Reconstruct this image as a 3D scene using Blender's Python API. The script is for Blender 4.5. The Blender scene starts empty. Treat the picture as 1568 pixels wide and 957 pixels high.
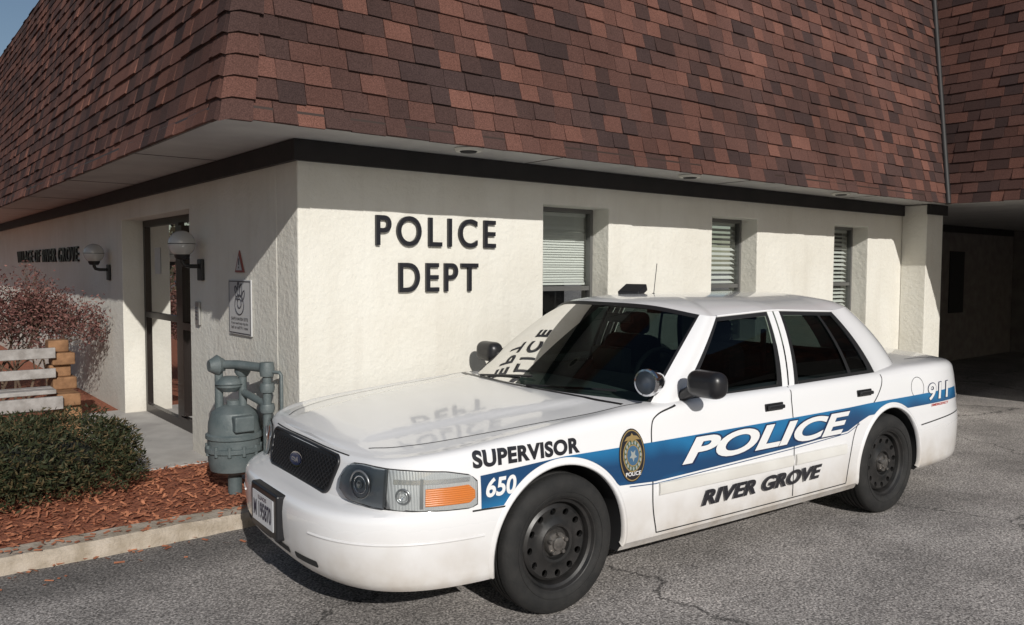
import bpy, bmesh, math, random
import numpy as np
from mathutils import Vector, Matrix
from mathutils.bvhtree import BVHTree
random.seed(7)
S=bpy.context.scene
COL=bpy.context.collection
R=math.radians
# ---------------------------------------------------------------- helpers
def new_mat(name,base=(.5,.5,.5),rough=.6,metal=0.,coat=0.,spec=.5):
    m=bpy.data.materials.new(name);m.use_nodes=True
    b=m.node_tree.nodes['Principled BSDF']
    b.inputs['Base Color'].default_value=(*base,1);b.inputs['Roughness'].default_value=rough
    b.inputs['Metallic'].default_value=metal;b.inputs['Coat Weight'].default_value=coat
    b.inputs['Coat Roughness'].default_value=.03;b.inputs['Specular IOR Level'].default_value=spec
    return m
def N(m,t,**k):
    n=m.node_tree.nodes.new(t)
    for a,v in k.items():
        if a in n.inputs: n.inputs[a].default_value=v
        else: setattr(n,a,v)
    return n
def L(m,a,b): m.node_tree.links.new(a,b)
def BS(m): return m.node_tree.nodes['Principled BSDF']
def noise_mat(name,c1,c2,scale=10,rough=.7,bump=.2,bscale=60,bdist=.01,detail=6,p0=.35,p1=.65,metal=0,coat=0):
    m=new_mat(name,c1,rough,metal,coat)
    tc=N(m,'ShaderNodeTexCoord');n=N(m,'ShaderNodeTexNoise',Scale=scale,Detail=detail)
    L(m,tc.outputs['Object'],n.inputs['Vector'])
    r=N(m,'ShaderNodeValToRGB');e=r.color_ramp.elements
    e[0].position=p0;e[0].color=(*c1,1);e[1].position=p1;e[1].color=(*c2,1)
    L(m,n.outputs['Fac'],r.inputs[0]);L(m,r.outputs[0],BS(m).inputs['Base Color'])
    if bump>0:
        n2=N(m,'ShaderNodeTexNoise',Scale=bscale,Detail=5);L(m,tc.outputs['Object'],n2.inputs['Vector'])
        b=N(m,'ShaderNodeBump',Strength=bump,Distance=bdist);L(m,n2.outputs['Fac'],b.inputs['Height']);L(m,b.outputs[0],BS(m).inputs['Normal'])
    return m
def empty(name,loc=(0,0,0),rz=0):
    o=bpy.data.objects.new(name,None);COL.objects.link(o);o.location=loc;o.rotation_euler=(0,0,rz);o.empty_display_size=.1;return o
def mobj(name,verts,faces,mats,parent=None,midx=None,smooth=False,loc=None):
    me=bpy.data.meshes.new(name);me.from_pydata([tuple(v) for v in verts],[],faces)
    if not isinstance(mats,(list,tuple)): mats=[mats]
    for m in mats: me.materials.append(m)
    if midx is not None: me.polygons.foreach_set('material_index',midx)
    if smooth: me.polygons.foreach_set('use_smooth',[True]*len(me.polygons))
    me.update()
    o=bpy.data.objects.new(name,me);COL.objects.link(o)
    if parent: o.parent=parent
    if loc: o.location=loc
    return o
def sharp(o,ang=35):
    bm=bmesh.new();bm.from_mesh(o.data)
    for f in bm.faces:f.smooth=True
    for e in bm.edges:
        if len(e.link_faces)==2 and e.calc_face_angle(0)>R(ang): e.smooth=False
    bm.to_mesh(o.data);bm.free()
def bev(o,w,seg=2):
    m=o.modifiers.new('b','BEVEL');m.width=w;m.segments=seg;m.limit_method='ANGLE';m.angle_limit=R(40);return o
BOXF=[(0,3,2,1),(4,5,6,7),(0,1,5,4),(1,2,6,5),(2,3,7,6),(3,0,4,7)]
def boxv(a,b):
    x0,y0,z0=a;x1,y1,z1=b
    return [(x0,y0,z0),(x1,y0,z0),(x1,y1,z0),(x0,y1,z0),(x0,y0,z1),(x1,y0,z1),(x1,y1,z1),(x0,y1,z1)]
def box(name,a,b,mat,parent=None,bevel=0,smooth=False):
    a,b=[min(p,q) for p,q in zip(a,b)],[max(p,q) for p,q in zip(a,b)]
    o=mobj(name,boxv(a,b),BOXF,mat,parent)
    if bevel: bev(o,bevel,3)
    return o
def boxes(name,lst,mat,parent=None,bevel=0):
    V=[];F=[]
    for a,b in lst:
        a,b=[min(p,q) for p,q in zip(a,b)],[max(p,q) for p,q in zip(a,b)]
        n=len(V);V+=boxv(a,b);F+=[tuple(i+n for i in f) for f in BOXF]
    o=mobj(name,V,F,mat,parent)
    if bevel: bev(o,bevel,2)
    return o
def lathe(name,prof,mat,parent=None,axis='Y',seg=64,loc=(0,0,0),closed=False,midx=None,ang=35):
    V=[];F=[];MI=[]
    for i in range(seg):
        a=2*math.pi*i/seg
        for r,h in prof:
            c,s=math.cos(a)*r,math.sin(a)*r
            V.append({'Y':(c,h,s),'Z':(c,s,h),'X':(h,c,s)}[axis])
    n=len(prof)
    for i in range(seg):
        j=(i+1)%seg
        for k in range(n-1 if not closed else n):
            l=(k+1)%n
            F.append((i*n+k,i*n+l,j*n+l,j*n+k))
            MI.append(midx[k] if midx else 0)
    o=mobj(name,V,F,mat,parent,MI,loc=loc)
    bm=bmesh.new();bm.from_mesh(o.data);bmesh.ops.remove_doubles(bm,verts=bm.verts,dist=1e-5);bmesh.ops.recalc_face_normals(bm,faces=bm.faces);bm.to_mesh(o.data);bm.free()
    sharp(o,ang);return o
def tube(name,pts,r,mat,parent=None,seg=10,cap=True):
    c=bpy.data.curves.new(name,'CURVE');c.dimensions='3D';c.bevel_depth=r;c.bevel_resolution=3;c.use_fill_caps=cap
    sp=c.splines.new('POLY');sp.points.add(len(pts)-1)
    for p,q in zip(sp.points,pts): p.co=(*q,1)
    c.materials.append(mat);o=bpy.data.objects.new(name,c);COL.objects.link(o);o.parent=parent;return o
def text_mesh(body,off=0.,shear=0.,extr=0.,spacing=1.0):
    c=bpy.data.curves.new('t','FONT');c.body=body;c.size=1;c.offset=off;c.shear=shear;c.extrude=extr;c.space_character=spacing;c.resolution_u=6
    o=bpy.data.objects.new('t',c);COL.objects.link(o);bpy.context.view_layer.update()
    me=bpy.data.meshes.new_from_object(o.evaluated_get(bpy.context.evaluated_depsgraph_get()))
    bpy.data.objects.remove(o);return me
def fit_text(body,u0,u1,w0,w1,off=0,shear=0,extr=0.,spacing=1.0,pad=0):
    me=text_mesh(body,off,shear,extr,spacing)
    co=np.array([v.co[:] for v in me.vertices])
    lo,hi=co.min(0),co.max(0)
    co[:,0]=u0-pad+(co[:,0]-lo[0])/(hi[0]-lo[0])*(u1-u0+2*pad);co[:,1]=w0-pad+(co[:,1]-lo[1])/(hi[1]-lo[1])*(w1-w0+2*pad)
    return co,[tuple(p.vertices) for p in me.polygons]
def interp(x,xs,ys): return float(np.interp(x,xs,ys))

# ---------------------------------------------------------------- materials
def stucco_mat():
    m=new_mat('stucco',(.72,.69,.62),.9);tc=N(m,'ShaderNodeTexCoord')
    n=N(m,'ShaderNodeTexNoise',Scale=1.3,Detail=7,Roughness=.6);L(m,tc.outputs['Object'],n.inputs['Vector'])
    r=N(m,'ShaderNodeValToRGB');r.color_ramp.elements[0].position=.3;r.color_ramp.elements[0].color=(.65,.625,.555,1);r.color_ramp.elements[1].position=.7;r.color_ramp.elements[1].color=(.74,.725,.665,1)
    L(m,n.outputs['Fac'],r.inputs[0])
    sx=N(m,'ShaderNodeSeparateXYZ');L(m,tc.outputs['Object'],sx.inputs[0]);mr=N(m,'ShaderNodeMapRange');mr.inputs[1].default_value=.55;mr.inputs[2].default_value=0;mr.inputs[3].default_value=0;mr.inputs[4].default_value=.8;L(m,sx.outputs['Z'],mr.inputs[0])
    mpn=N(m,'ShaderNodeMapping');mpn.inputs['Scale'].default_value=(5,5,.35);L(m,tc.outputs['Object'],mpn.inputs[0]);ns_=N(m,'ShaderNodeTexNoise',Scale=1.5,Detail=5);L(m,mpn.outputs[0],ns_.inputs['Vector'])
    ms=N(m,'ShaderNodeMapRange');ms.inputs[1].default_value=.52;ms.inputs[2].default_value=.75;ms.inputs[3].default_value=0;ms.inputs[4].default_value=.12;L(m,ns_.outputs['Fac'],ms.inputs[0])
    mu=N(m,'ShaderNodeMath',operation='MULTIPLY_ADD');L(m,mr.outputs[0],mu.inputs[0]);L(m,n.outputs['Fac'],mu.inputs[1]);L(m,ms.outputs[0],mu.inputs[2])
    mx=N(m,'ShaderNodeMix',data_type='RGBA');L(m,mu.outputs[0],mx.inputs[0]);L(m,r.outputs[0],mx.inputs[6]);mx.inputs[7].default_value=(.36,.31,.25,1);L(m,mx.outputs[2],BS(m).inputs['Base Color'])
    a=N(m,'ShaderNodeTexNoise',Scale=22,Detail=7,Roughness=.62);b=N(m,'ShaderNodeTexVoronoi',Scale=7)
    nw=N(m,'ShaderNodeVectorMath',operation='MULTIPLY_ADD');n3=N(m,'ShaderNodeTexNoise',Scale=6,Detail=3);L(m,tc.outputs['Object'],n3.inputs['Vector']);L(m,n3.outputs['Color'],nw.inputs[0]);nw.inputs[1].default_value=(.25,.25,.25);L(m,tc.outputs['Object'],nw.inputs[2])
    L(m,tc.outputs['Object'],a.inputs['Vector']);L(m,nw.outputs[0],b.inputs['Vector'])
    ad=N(m,'ShaderNodeMath',operation='MULTIPLY_ADD');L(m,b.outputs['Distance'],ad.inputs[0]);ad.inputs[1].default_value=.35;L(m,a.outputs['Fac'],ad.inputs[2])
    bp=N(m,'ShaderNodeBump',Strength=.75,Distance=.011);L(m,ad.outputs[0],bp.inputs['Height']);L(m,bp.outputs[0],BS(m).inputs['Normal'])
    return m
M_st=stucco_mat()
M_soff=noise_mat('soffit_paint',(.42,.41,.40),(.5,.49,.47),3,.7,.15,30)
M_blk=noise_mat('black_trim',(.010,.009,.009),(.018,.015,.015),4,.6,.1,40)
M_letter=new_mat('letter_black',(.012,.012,.016),.4)
M_bronze=new_mat('bronze_frame',(.022,.016,.014),.35,.4)
M_alu=new_mat('window_frame_grey',(.16,.16,.155),.4,.4)
M_dark=new_mat('dark_interior',(.012,.012,.013),.8)
M_shadewall=noise_mat('shade_toned_passage_wall',(.11,.095,.09),(.15,.135,.125),5,.9,.3,40)  # colour darkened to carry the canopy's shade on the passage walls
M_walk=noise_mat('walk_concrete',(.36,.34,.32),(.47,.45,.42),4,.9,.3,90)
def glass_mat(name,tint,rough=.01,fres=1.5):
    m=bpy.data.materials.new(name);m.use_nodes=True;n=m.node_tree.nodes;n.clear()
    o=N(m,'ShaderNodeOutputMaterial');mx=N(m,'ShaderNodeMixShader');t=N(m,'ShaderNodeBsdfTransparent',Color=(*tint,1));g=N(m,'ShaderNodeBsdfGlossy',Roughness=rough);f=N(m,'ShaderNodeFresnel',IOR=fres)
    L(m,f.outputs[0],mx.inputs[0]);L(m,t.outputs[0],mx.inputs[1]);L(m,g.outputs[0],mx.inputs[2]);L(m,mx.outputs[0],o.inputs[0]);return m
M_cglass=glass_mat('car_glass',(.24,.30,.275),.0,1.45)
M_sglass=glass_mat('car_side_glass',(.13,.155,.155),.0,1.42)
M_wglass=glass_mat('window_glass',(.86,.88,.86),.0,1.5)
M_dglass=glass_mat('door_glass',(.26,.28,.28),.0,1.45)
def shingle_mat():
    m=new_mat('asphalt_shingle',(.15,.07,.05),.95,spec=.15);at=N(m,'ShaderNodeVertexColor',layer_name='Col');tc=N(m,'ShaderNodeTexCoord')
    n=N(m,'ShaderNodeTexNoise',Scale=150,Detail=4);L(m,tc.outputs['Object'],n.inputs['Vector'])
    mp=N(m,'ShaderNodeMapRange');mp.inputs[1].default_value=.3;mp.inputs[2].default_value=.7;mp.inputs[3].default_value=.62;mp.inputs[4].default_value=1.4;L(m,n.outputs['Fac'],mp.inputs[0])
    n2=N(m,'ShaderNodeTexNoise',Scale=.9,Detail=5);L(m,tc.outputs['Object'],n2.inputs['Vector'])
    mp2=N(m,'ShaderNodeMapRange');mp2.inputs[1].default_value=.3;mp2.inputs[2].default_value=.7;mp2.inputs[3].default_value=.78;mp2.inputs[4].default_value=1.2;L(m,n2.outputs['Fac'],mp2.inputs[0])
    mu=N(m,'ShaderNodeMath',operation='MULTIPLY');L(m,mp.outputs[0],mu.inputs[0]);L(m,mp2.outputs[0],mu.inputs[1])
    v=N(m,'ShaderNodeVectorMath',operation='SCALE');L(m,at.outputs[0],v.inputs[0]);L(m,mu.outputs[0],v.inputs['Scale']);L(m,v.outputs[0],BS(m).inputs['Base Color'])
    b=N(m,'ShaderNodeBump',Strength=.7,Distance=.004);L(m,n.outputs['Fac'],b.inputs['Height']);L(m,b.outputs[0],BS(m).inputs['Normal']);return m
M_sh=shingle_mat()

# ---------------------------------------------------------------- ground
def asphalt_mat():
    m=new_mat('asphalt',(.2,.19,.18),.9);tc=N(m,'ShaderNodeTexCoord');O=tc.outputs['Object']
    n1=N(m,'ShaderNodeTexNoise',Scale=75,Detail=4,Roughness=.7);n2=N(m,'ShaderNodeTexNoise',Scale=1.1,Detail=8,Roughness=.65);n3=N(m,'ShaderNodeTexVoronoi',Scale=110)
    for n in(n1,n2,n3):L(m,O,n.inputs['Vector'])
    r1=N(m,'ShaderNodeValToRGB');e=r1.color_ramp.elements;e[0].position=.36;e[0].color=(.10,.090,.085,1);e[1].position=.64;e[1].color=(.60,.555,.52,1);L(m,n1.outputs['Fac'],r1.inputs[0])
    r2=N(m,'ShaderNodeMapRange');r2.inputs[1].default_value=.35;r2.inputs[2].default_value=.65;r2.inputs[3].default_value=.62;r2.inputs[4].default_value=1.2;L(m,n2.outputs['Fac'],r2.inputs[0])
    sp=N(m,'ShaderNodeSeparateColor');L(m,n3.outputs['Color'],sp.inputs[0])
    r3=N(m,'ShaderNodeMapRange');r3.inputs[1].default_value=0;r3.inputs[2].default_value=1;r3.inputs[3].default_value=.5;r3.inputs[4].default_value=1.45;L(m,sp.outputs[0],r3.inputs[0])
    mu=N(m,'ShaderNodeMath',operation='MULTIPLY');L(m,r2.outputs[0],mu.inputs[0]);L(m,r3.outputs[0],mu.inputs[1])
    nw=N(m,'ShaderNodeTexNoise',Scale=2.2,Detail=8,Roughness=.7);L(m,O,nw.inputs['Vector'])
    mxv=N(m,'ShaderNodeVectorMath',operation='MULTIPLY_ADD');L(m,nw.outputs['Color'],mxv.inputs[0]);mxv.inputs[1].default_value=(.7,.7,0);L(m,O,mxv.inputs[2])
    vc=N(m,'ShaderNodeTexVoronoi',Scale=.42,feature='DISTANCE_TO_EDGE');L(m,mxv.outputs[0],vc.inputs['Vector'])
    rc=N(m,'ShaderNodeMapRange');rc.inputs[1].default_value=.0015;rc.inputs[2].default_value=.006;rc.inputs[3].default_value=.30;rc.inputs[4].default_value=1;L(m,vc.outputs['Distance'],rc.inputs[0])
    mu2=N(m,'ShaderNodeMath',operation='MULTIPLY');L(m,mu.outputs[0],mu2.inputs[0]);L(m,rc.outputs[0],mu2.inputs[1])
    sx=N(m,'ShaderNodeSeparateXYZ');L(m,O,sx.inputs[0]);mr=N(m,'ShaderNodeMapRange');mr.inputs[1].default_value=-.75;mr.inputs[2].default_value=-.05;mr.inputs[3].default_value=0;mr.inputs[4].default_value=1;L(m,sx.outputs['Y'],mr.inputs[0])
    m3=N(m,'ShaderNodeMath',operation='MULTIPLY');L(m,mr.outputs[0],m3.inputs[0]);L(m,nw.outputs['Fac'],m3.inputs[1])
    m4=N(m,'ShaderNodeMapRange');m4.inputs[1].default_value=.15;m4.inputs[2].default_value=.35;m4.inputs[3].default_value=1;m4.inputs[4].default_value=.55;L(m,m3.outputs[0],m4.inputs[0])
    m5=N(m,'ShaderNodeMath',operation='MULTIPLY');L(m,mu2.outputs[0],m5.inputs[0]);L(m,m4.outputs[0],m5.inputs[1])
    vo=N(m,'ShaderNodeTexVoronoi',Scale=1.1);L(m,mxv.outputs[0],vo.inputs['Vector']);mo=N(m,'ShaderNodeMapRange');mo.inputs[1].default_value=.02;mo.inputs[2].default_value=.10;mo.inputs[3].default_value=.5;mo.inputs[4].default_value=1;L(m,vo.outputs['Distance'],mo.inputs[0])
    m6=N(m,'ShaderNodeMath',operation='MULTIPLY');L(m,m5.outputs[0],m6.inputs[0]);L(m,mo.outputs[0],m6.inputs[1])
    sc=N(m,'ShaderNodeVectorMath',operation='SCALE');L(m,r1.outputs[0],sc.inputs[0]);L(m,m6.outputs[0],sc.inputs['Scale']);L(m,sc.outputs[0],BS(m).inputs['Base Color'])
    b=N(m,'ShaderNodeBump',Strength=.9,Distance=.007);L(m,n1.outputs['Fac'],b.inputs['Height']);L(m,b.outputs[0],BS(m).inputs['Normal']);return m
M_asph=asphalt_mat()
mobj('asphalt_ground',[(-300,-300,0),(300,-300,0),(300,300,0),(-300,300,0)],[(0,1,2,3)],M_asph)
M_mulch=noise_mat('mulch',(.20,.06,.032),(.40,.14,.07),40,.95,.9,50,.03)
bed=mobj('mulch_bed',[(-9,.30,.075),(0,.30,.075),(0,1.72,.075),(-.62,1.72,.075),(-.62,4.8,.075),(0,4.8,.075),(0,16,.075),(-9,16,.075)],[(0,1,2,3,4,5,6,7)],M_mulch)
V=[];F=[]
for i in range(9000):
    x=random.uniform(-4.0,-.02);y=random.uniform(.31,3.2)
    if y>1.72 and x>-.62: continue
    k3=random.random()
    if k3<.04: y=random.uniform(.1,.3)
    elif k3<.05: y=random.uniform(-.02,.1)
    elif k3<.053: y=random.uniform(-.3,.05);x=random.uniform(-2.5,-.2)
    z=.08 if y>.3 else .100
    z+=random.uniform(0,.018) if y>.3 else 0
    if y<.09: z=.006
    l=random.uniform(.008,.028);w=random.uniform(.0035,.009);a=random.uniform(0,6.28);t=random.uniform(-.5,.5)*(.1 if y<.3 else 1)
    c,s=math.cos(a),math.sin(a);n=len(V)
    for p,q,h in((-l,-w,-l*t),(l,-w,l*t),(l,w,l*t+.004),(-l,w,-l*t+.004)): V.append((x+p*c-q*s,y+p*s+q*c,z+h+.003))
    F.append((n,n+1,n+2,n+3))
M_chip=noise_mat('mulch_chip',(.22,.07,.035),(.52,.21,.11),9,.9,0)
mobj('mulch_chips',V,F,M_chip)
M_curb=noise_mat('curb_concrete',(.30,.25,.19),(.46,.40,.33),9,.9,.8,60,.01)
cv=[];cf=[]
xs=np.linspace(-9,-.0,120);rdc=random.Random(2)
for i,x in enumerate(xs):
    y=.10+.03*math.sin(x*1.7)+.004*math.sin(x*23)+rdc.uniform(-.003,.003);h=.095+.004*math.sin(x*5)+rdc.uniform(-.002,.002)
    cv+= [(x,y,0),(x,y+.012,h-.025),(x,y+.035,h),(x,y+.20,h+.004),(x,y+.22,0)]
for i in range(len(xs)-1):
    for k in range(4): cf.append((i*5+k,(i+1)*5+k,(i+1)*5+k+1,i*5+k+1))
cf.append(tuple(range((len(xs)-1)*5,len(xs)*5)))
mobj('kerb',cv,cf,M_curb)
box('walkway',(-.62,1.72,0),(.25,4.8,.082),M_walk,bevel=.008)

# ---------------------------------------------------------------- building
B=empty('police_station_building')
SL=.17;EZ=2.48;TOP=5.15
wins=[(2.14,2.90),(4.36,5.12),(6.65,7.43)];WT=2.22;WB=.95
DY0,DY1,DT=2.24,4.55,2.2
def grid_wall(name,us,zs,hole,plane,depth=.35):
    V=[];F=[];idx={}
    def v(p):
        k=tuple(round(c,4) for c in p)
        if k not in idx: idx[k]=len(V);V.append(p)
        return idx[k]
    P=(lambda u,d,z:(u,d,z)) if plane=='front' else (lambda u,d,z:(d,u,z))
    solid=lambda i,j: 0<=i<len(us)-1 and 0<=j<len(zs)-1 and not hole((us[i]+us[i+1])/2,(zs[j]+zs[j+1])/2)
    for i in range(len(us)-1):
        for j in range(len(zs)-1):
            if not solid(i,j): continue
            a,b,c,d=us[i],us[i+1],zs[j],zs[j+1]
            F.append(tuple(v(P(*q)) for q in((a,0,c),(b,0,c),(b,0,d),(a,0,d))))
            F.append(tuple(v(P(*q)) for q in((a,depth,c),(a,depth,d),(b,depth,d),(b,depth,c))))
            for di,dj,q in((-1,0,((a,0,c),(a,0,d),(a,depth,d),(a,depth,c))),(1,0,((b,0,c),(b,depth,c),(b,depth,d),(b,0,d))),(0,-1,((a,0,c),(a,depth,c),(b,depth,c),(b,0,c))),(0,1,((a,0,d),(b,0,d),(b,depth,d),(a,depth,d)))):
                if not solid(i+di,j+dj): F.append(tuple(v(P(*t)) for t in q))
    o=mobj(name,V,F,M_st,B);bm=bmesh.new();bm.from_mesh(o.data);bmesh.ops.recalc_face_normals(bm,faces=bm.faces);bm.to_mesh(o.data);bm.free()
    bev(o,.012,3);return o
grid_wall('front_wall',[0]+[q for w in wins for q in w]+[8.8],[0,WB,WT,2.6],lambda u,z:any(a<u<b for a,b in wins) and WB<z<WT,'front')
# side wall starts flush behind the corner; tiny bevel only at the openings
sw=grid_wall('side_wall',[.3495,DY0,DY1,16],[0,DT,2.6],lambda u,z:DY0<u<DY1 and z<DT,'side')
sw.modifiers['b'].width=.008
box('pier',(8.28,-.32,0),(8.73,-.002,2.52),M_st,B,bevel=.012)
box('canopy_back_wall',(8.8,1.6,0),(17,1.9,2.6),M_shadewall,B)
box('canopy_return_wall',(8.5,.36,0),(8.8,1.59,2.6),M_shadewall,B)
box('canopy_light_block_wall',(16.5,-9,0),(17,1.59,2.52),M_shadewall,B)  # unseen wall, added to stop light entering the canopy's far side
boxes('canopy_wall_door_frame',[((10.9,1.55,0.02),(10.98,1.598,2.1)),((11.7,1.55,.02),(11.78,1.598,2.1)),((10.98,1.55,2.02),(11.7,1.598,2.1))],M_bronze,B,bevel=.01)
box('canopy_wall_door',(10.98,1.575,0.02),(11.7,1.598,2.02),M_dark,B)
box('canopy_wall_window',(13.5,1.57,.9),(14.1,1.598,2.05),M_dark,B,bevel=.01)
boxes('frieze_band',[((-.04,-.04,2.39),(8.27,-.002,2.525)),((-.04,-.001,2.39),(-.002,16,2.525)),((8.26,-.36,2.40),(8.77,-.322,2.525)),((8.77,1.56,2.40),(16.4,1.598,2.525))],M_blk,B)
boxes('soffit',[((-.72,-.72,2.53),(0.3,16,2.56)),((.301,-.72,2.53),(7.9,.3,2.56)),((7.901,-9,2.53),(17.5,2.2,2.56))],M_soff,B)
boxes('soffit_joints',[((x_,-.72,2.5265),(x_+.012,-.045,2.5295)) for x_ in (1.9,4.3,6.7)]+[((-.72,y_,2.5265),(-.045,y_+.012,2.5295)) for y_ in (1.4,3.8,6.2,8.6)],M_shadewall,B)
for nm,x,y in(('a',1.09,-.40),('b',3.54,-.37),('c',6.07,-.39)):
    lathe('downlight_'+nm,[(.0,2.50),(.055,2.50),(.062,2.508),(.088,2.506),(.100,2.525)],[M_st,M_dark],B,axis='Z',seg=32,loc=(x,y,0),midx=[1,1,0,0])
M_back=new_mat('roof_backing',(.03,.02,.018),.9)
h=TOP-EZ
e=-.735;i_=e+SL*h
mobj('roof_core',[(e,e,EZ+.02),(7.83,e,EZ+.02),(7.83+SL*h,i_,TOP),(i_,i_,TOP),(e,16,EZ+.02),(i_,16,TOP),(7.83,-9.5,EZ+.02),(7.83+SL*h,-9.5,TOP),(18,-9.5,TOP),(18,16,TOP),(18,-9.5,EZ+.06)],
 [(0,1,2,3),(0,3,5,4),(1,6,7,2),(3,2,7,8,9,5),(6,10,8,7)],M_back,B)
PAL=[(.146,.069,.053),(.118,.057,.045),(.098,.050,.041),(.078,.043,.037),(.062,.037,.033),(.050,.032,.030)]
WTS=[1.7,2.8,3.6,3.4,2.6,1.6]
def shingles(name,fn,x0f,x1f,seed,course=.121,dim=1.):
    rd=random.Random(seed);V=[];F=[];C=[]
    n=int((TOP-EZ)/course)+1
    for i in range(n):
        hb=i*course-.0;ht=min(hb+course*1.02,TOP-EZ+.02)
        xa,xb=x0f(hb),x1f(hb);x=xa-rd.uniform(0,.2)
        cj=rd.uniform(.93,1.07)
        while x<xb:
            w=rd.choice([.14,.165,.165,.19,.23]);a=max(x,xa);b=min(x+w,xb)
            if b-a>.01:
                at=x0f(ht) if x<=xa else a;bt=x1f(ht) if x+w>=xb else b
                k=len(V);pr=rd.choice([.010,.011,.016,.021]);dz=rd.uniform(-.004,.004)
                g=.0018 if b-a>.03 else 0;tl=rd.uniform(-.0015,.0015)
                pts=[fn(a+g,hb+dz+tl,pr),fn(b-g,hb+dz-tl,pr),fn(bt-g,ht,.003),fn(at+g,ht,.003),fn(a+g,hb+dz+tl,-.004),fn(b-g,hb+dz-tl,-.004)]
                V+=pts;F+=[(k,k+1,k+2,k+3),(k+4,k+5,k+1,k),(k+4,k,k+3),(k+1,k+5,k+2)]
                c=rd.choices(PAL,WTS)[0]
                j=rd.uniform(.9,1.1)*cj*dim;C+=[(c[0]*j,c[1]*j,c[2]*j,1)]*4
            x+=w
    o=mobj(name,V,F,M_sh,B)
    ca=o.data.color_attributes.new('Col','FLOAT_COLOR','CORNER')
    for p,c in zip(o.data.polygons,C):
        for l in p.loop_indices: ca.data[l].color=c
    return o
ns=1/math.hypot(1,SL)
shingles('roof_shingles_front',lambda x,hh,p:(x,-.75+SL*hh-p*ns,EZ+hh+p*SL*ns),lambda h:-.75+SL*h,lambda h:7.80+SL*h,1)
shingles('roof_shingles_side',lambda x,hh,p:(-.75+SL*hh-p*ns,x,EZ+hh+p*SL*ns),lambda h:-.75+SL*h,lambda h:16,2)
shingles('roof_shingles_wing',lambda x,hh,p:(7.82+SL*hh-p*ns,-x,EZ+hh+p*SL*ns),lambda h:.75-SL*h,lambda h:9.4,3)
V=[];F=[];C=[];rd=random.Random(5)
for i in range(22):
    hb=i*.121-.012;ht=hb+.16;k=len(V);w=.15+rd.uniform(-.012,.012)
    for hh,p in((hb,.034),(ht,.012)):
        c0=-.75+SL*hh
        V+=[(c0-p,c0+w,EZ+hh),(c0-p,c0+.03,EZ+hh),(c0-p*.8,c0-p*.8,EZ+hh-(.018 if p>.02 else .0)),(c0+.03,c0-p,EZ+hh),(c0+w,c0-p,EZ+hh)]
    for j in range(4):F.append((k+j+1,k+j,k+5+j,k+6+j))
    c0=-.75+SL*hb
    V+=[(c0+.0,c0+w,EZ+hb),(c0+.0,c0+.0,EZ+hb),(c0+w,c0,EZ+hb)]
    F+=[(k,k+1,k+11,k+10),(k+1,k+2,k+11),(k+2,k+3,k+11),(k+3,k+4,k+12,k+11)]
    c=rd.choice(PAL[1:5]);C+=[(*c,1)]*8
o=mobj('hip_caps',V,F,M_sh,B);ca=o.data.color_attributes.new('Col','FLOAT_COLOR','CORNER')
for p,c in zip(o.data.polygons,C):
    for l in p.loop_indices: ca.data[l].color=c
tube('valley_flashing',[(7.80+SL*t,-.77+SL*t,EZ+t) for t in(0,h)],.035,M_blk,B)
M_drip=new_mat('drip_edge',(.04,.025,.02),.5)
boxes('drip_edge',[((-.745,-.745,2.485),(7.82,-.722,2.56)),((-.745,-.7219,2.485),(-.722,16,2.56)),((7.83,-9.4,2.485),(7.85,-.75,2.56))],M_drip,B)
M_vinyl=new_mat('blind_white',(.72,.74,.72),.5)
for wi,(a,b) in enumerate(wins):
    nm='window_%d'%(wi+1);y=.20
    boxes(nm+'_frame',[((a,y,WB),(a+.03,y+.06,WT)),((b-.03,y,WB),(b,y+.06,WT)),((a+.03,y,WT-.035),(b-.03,y+.06,WT)),((a+.03,y,WB),(b-.03,y+.06,WB+.05)),((a+.03,y+.01,1.50),(b-.03,y+.05,1.54))],M_alu,B)
    mobj(nm+'_glass',[(a+.02,y+.03,WB+.04),(b-.02,y+.03,WB+.04),(b-.02,y+.03,WT-.02),(a+.02,y+.03,WT-.02)],[(0,1,2,3)],M_wglass,B)
    box(nm+'_room',(a-.3,.9,.5),(b+.3,1.0,2.5),M_dark,B)
    V=[];F=[];z=WT-.06;bot=1.57 if wi==0 else 1.0
    pitch=.022 if wi==0 else .050;rdb=random.Random(wi)
    while z>bot:
        k=len(V);d=.010 if wi==0 else .022;dz=(.0125 if wi==0 else .014)*rdb.uniform(.8,1.15);sg_=rdb.uniform(-.002,.002)
        V+=[(a+.035,y+.08-d,z-dz),(b-.035,y+.08-d,z-dz+sg_),(b-.035,y+.08+d,z+dz+sg_),(a+.035,y+.08+d,z+dz)];F.append((k,k+1,k+2,k+3));z-=pitch
    mobj(nm+'_blinds',V,F,M_vinyl,B)
    if wi==0: box(nm+'_bottom_rail',(a+.035,y+.065,bot-.02),(b-.035,y+.09,bot),M_vinyl,B)
    box(nm+'_headrail',(a+.035,y+.062,WT-.065),(b-.035,y+.11,WT-.035),M_vinyl,B)
boxes('window_sills',[((a,-.02,WB-.05),(b,.2,WB-.001)) for a,b in wins],M_st,B)
X=.22
fr=[((X,DY0,.083),(X+.06,DY0+.06,DT)),((X,DY1-.07,.083),(X+.06,DY1,DT)),((X,DY0+.06,DT-.07),(X+.06,DY1-.07,DT)),((X,3.28,.083),(X+.06,3.38,DT-.07)),((X,DY0+.06,.083),(X+.06,3.28,.2)),((X,3.38,.083),(X+.06,DY1-.07,.17)),((X,3.38,1.14),(X+.06,DY1-.07,1.20)),((X-.01,2.36,.22),(X+.05,2.46,2.1)),((X-.01,3.15,.22),(X+.05,3.25,2.1)),((X-.01,2.46,1.08),(X+.0,3.15,1.15))]
boxes('entrance_frame',fr,M_bronze,B)
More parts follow.
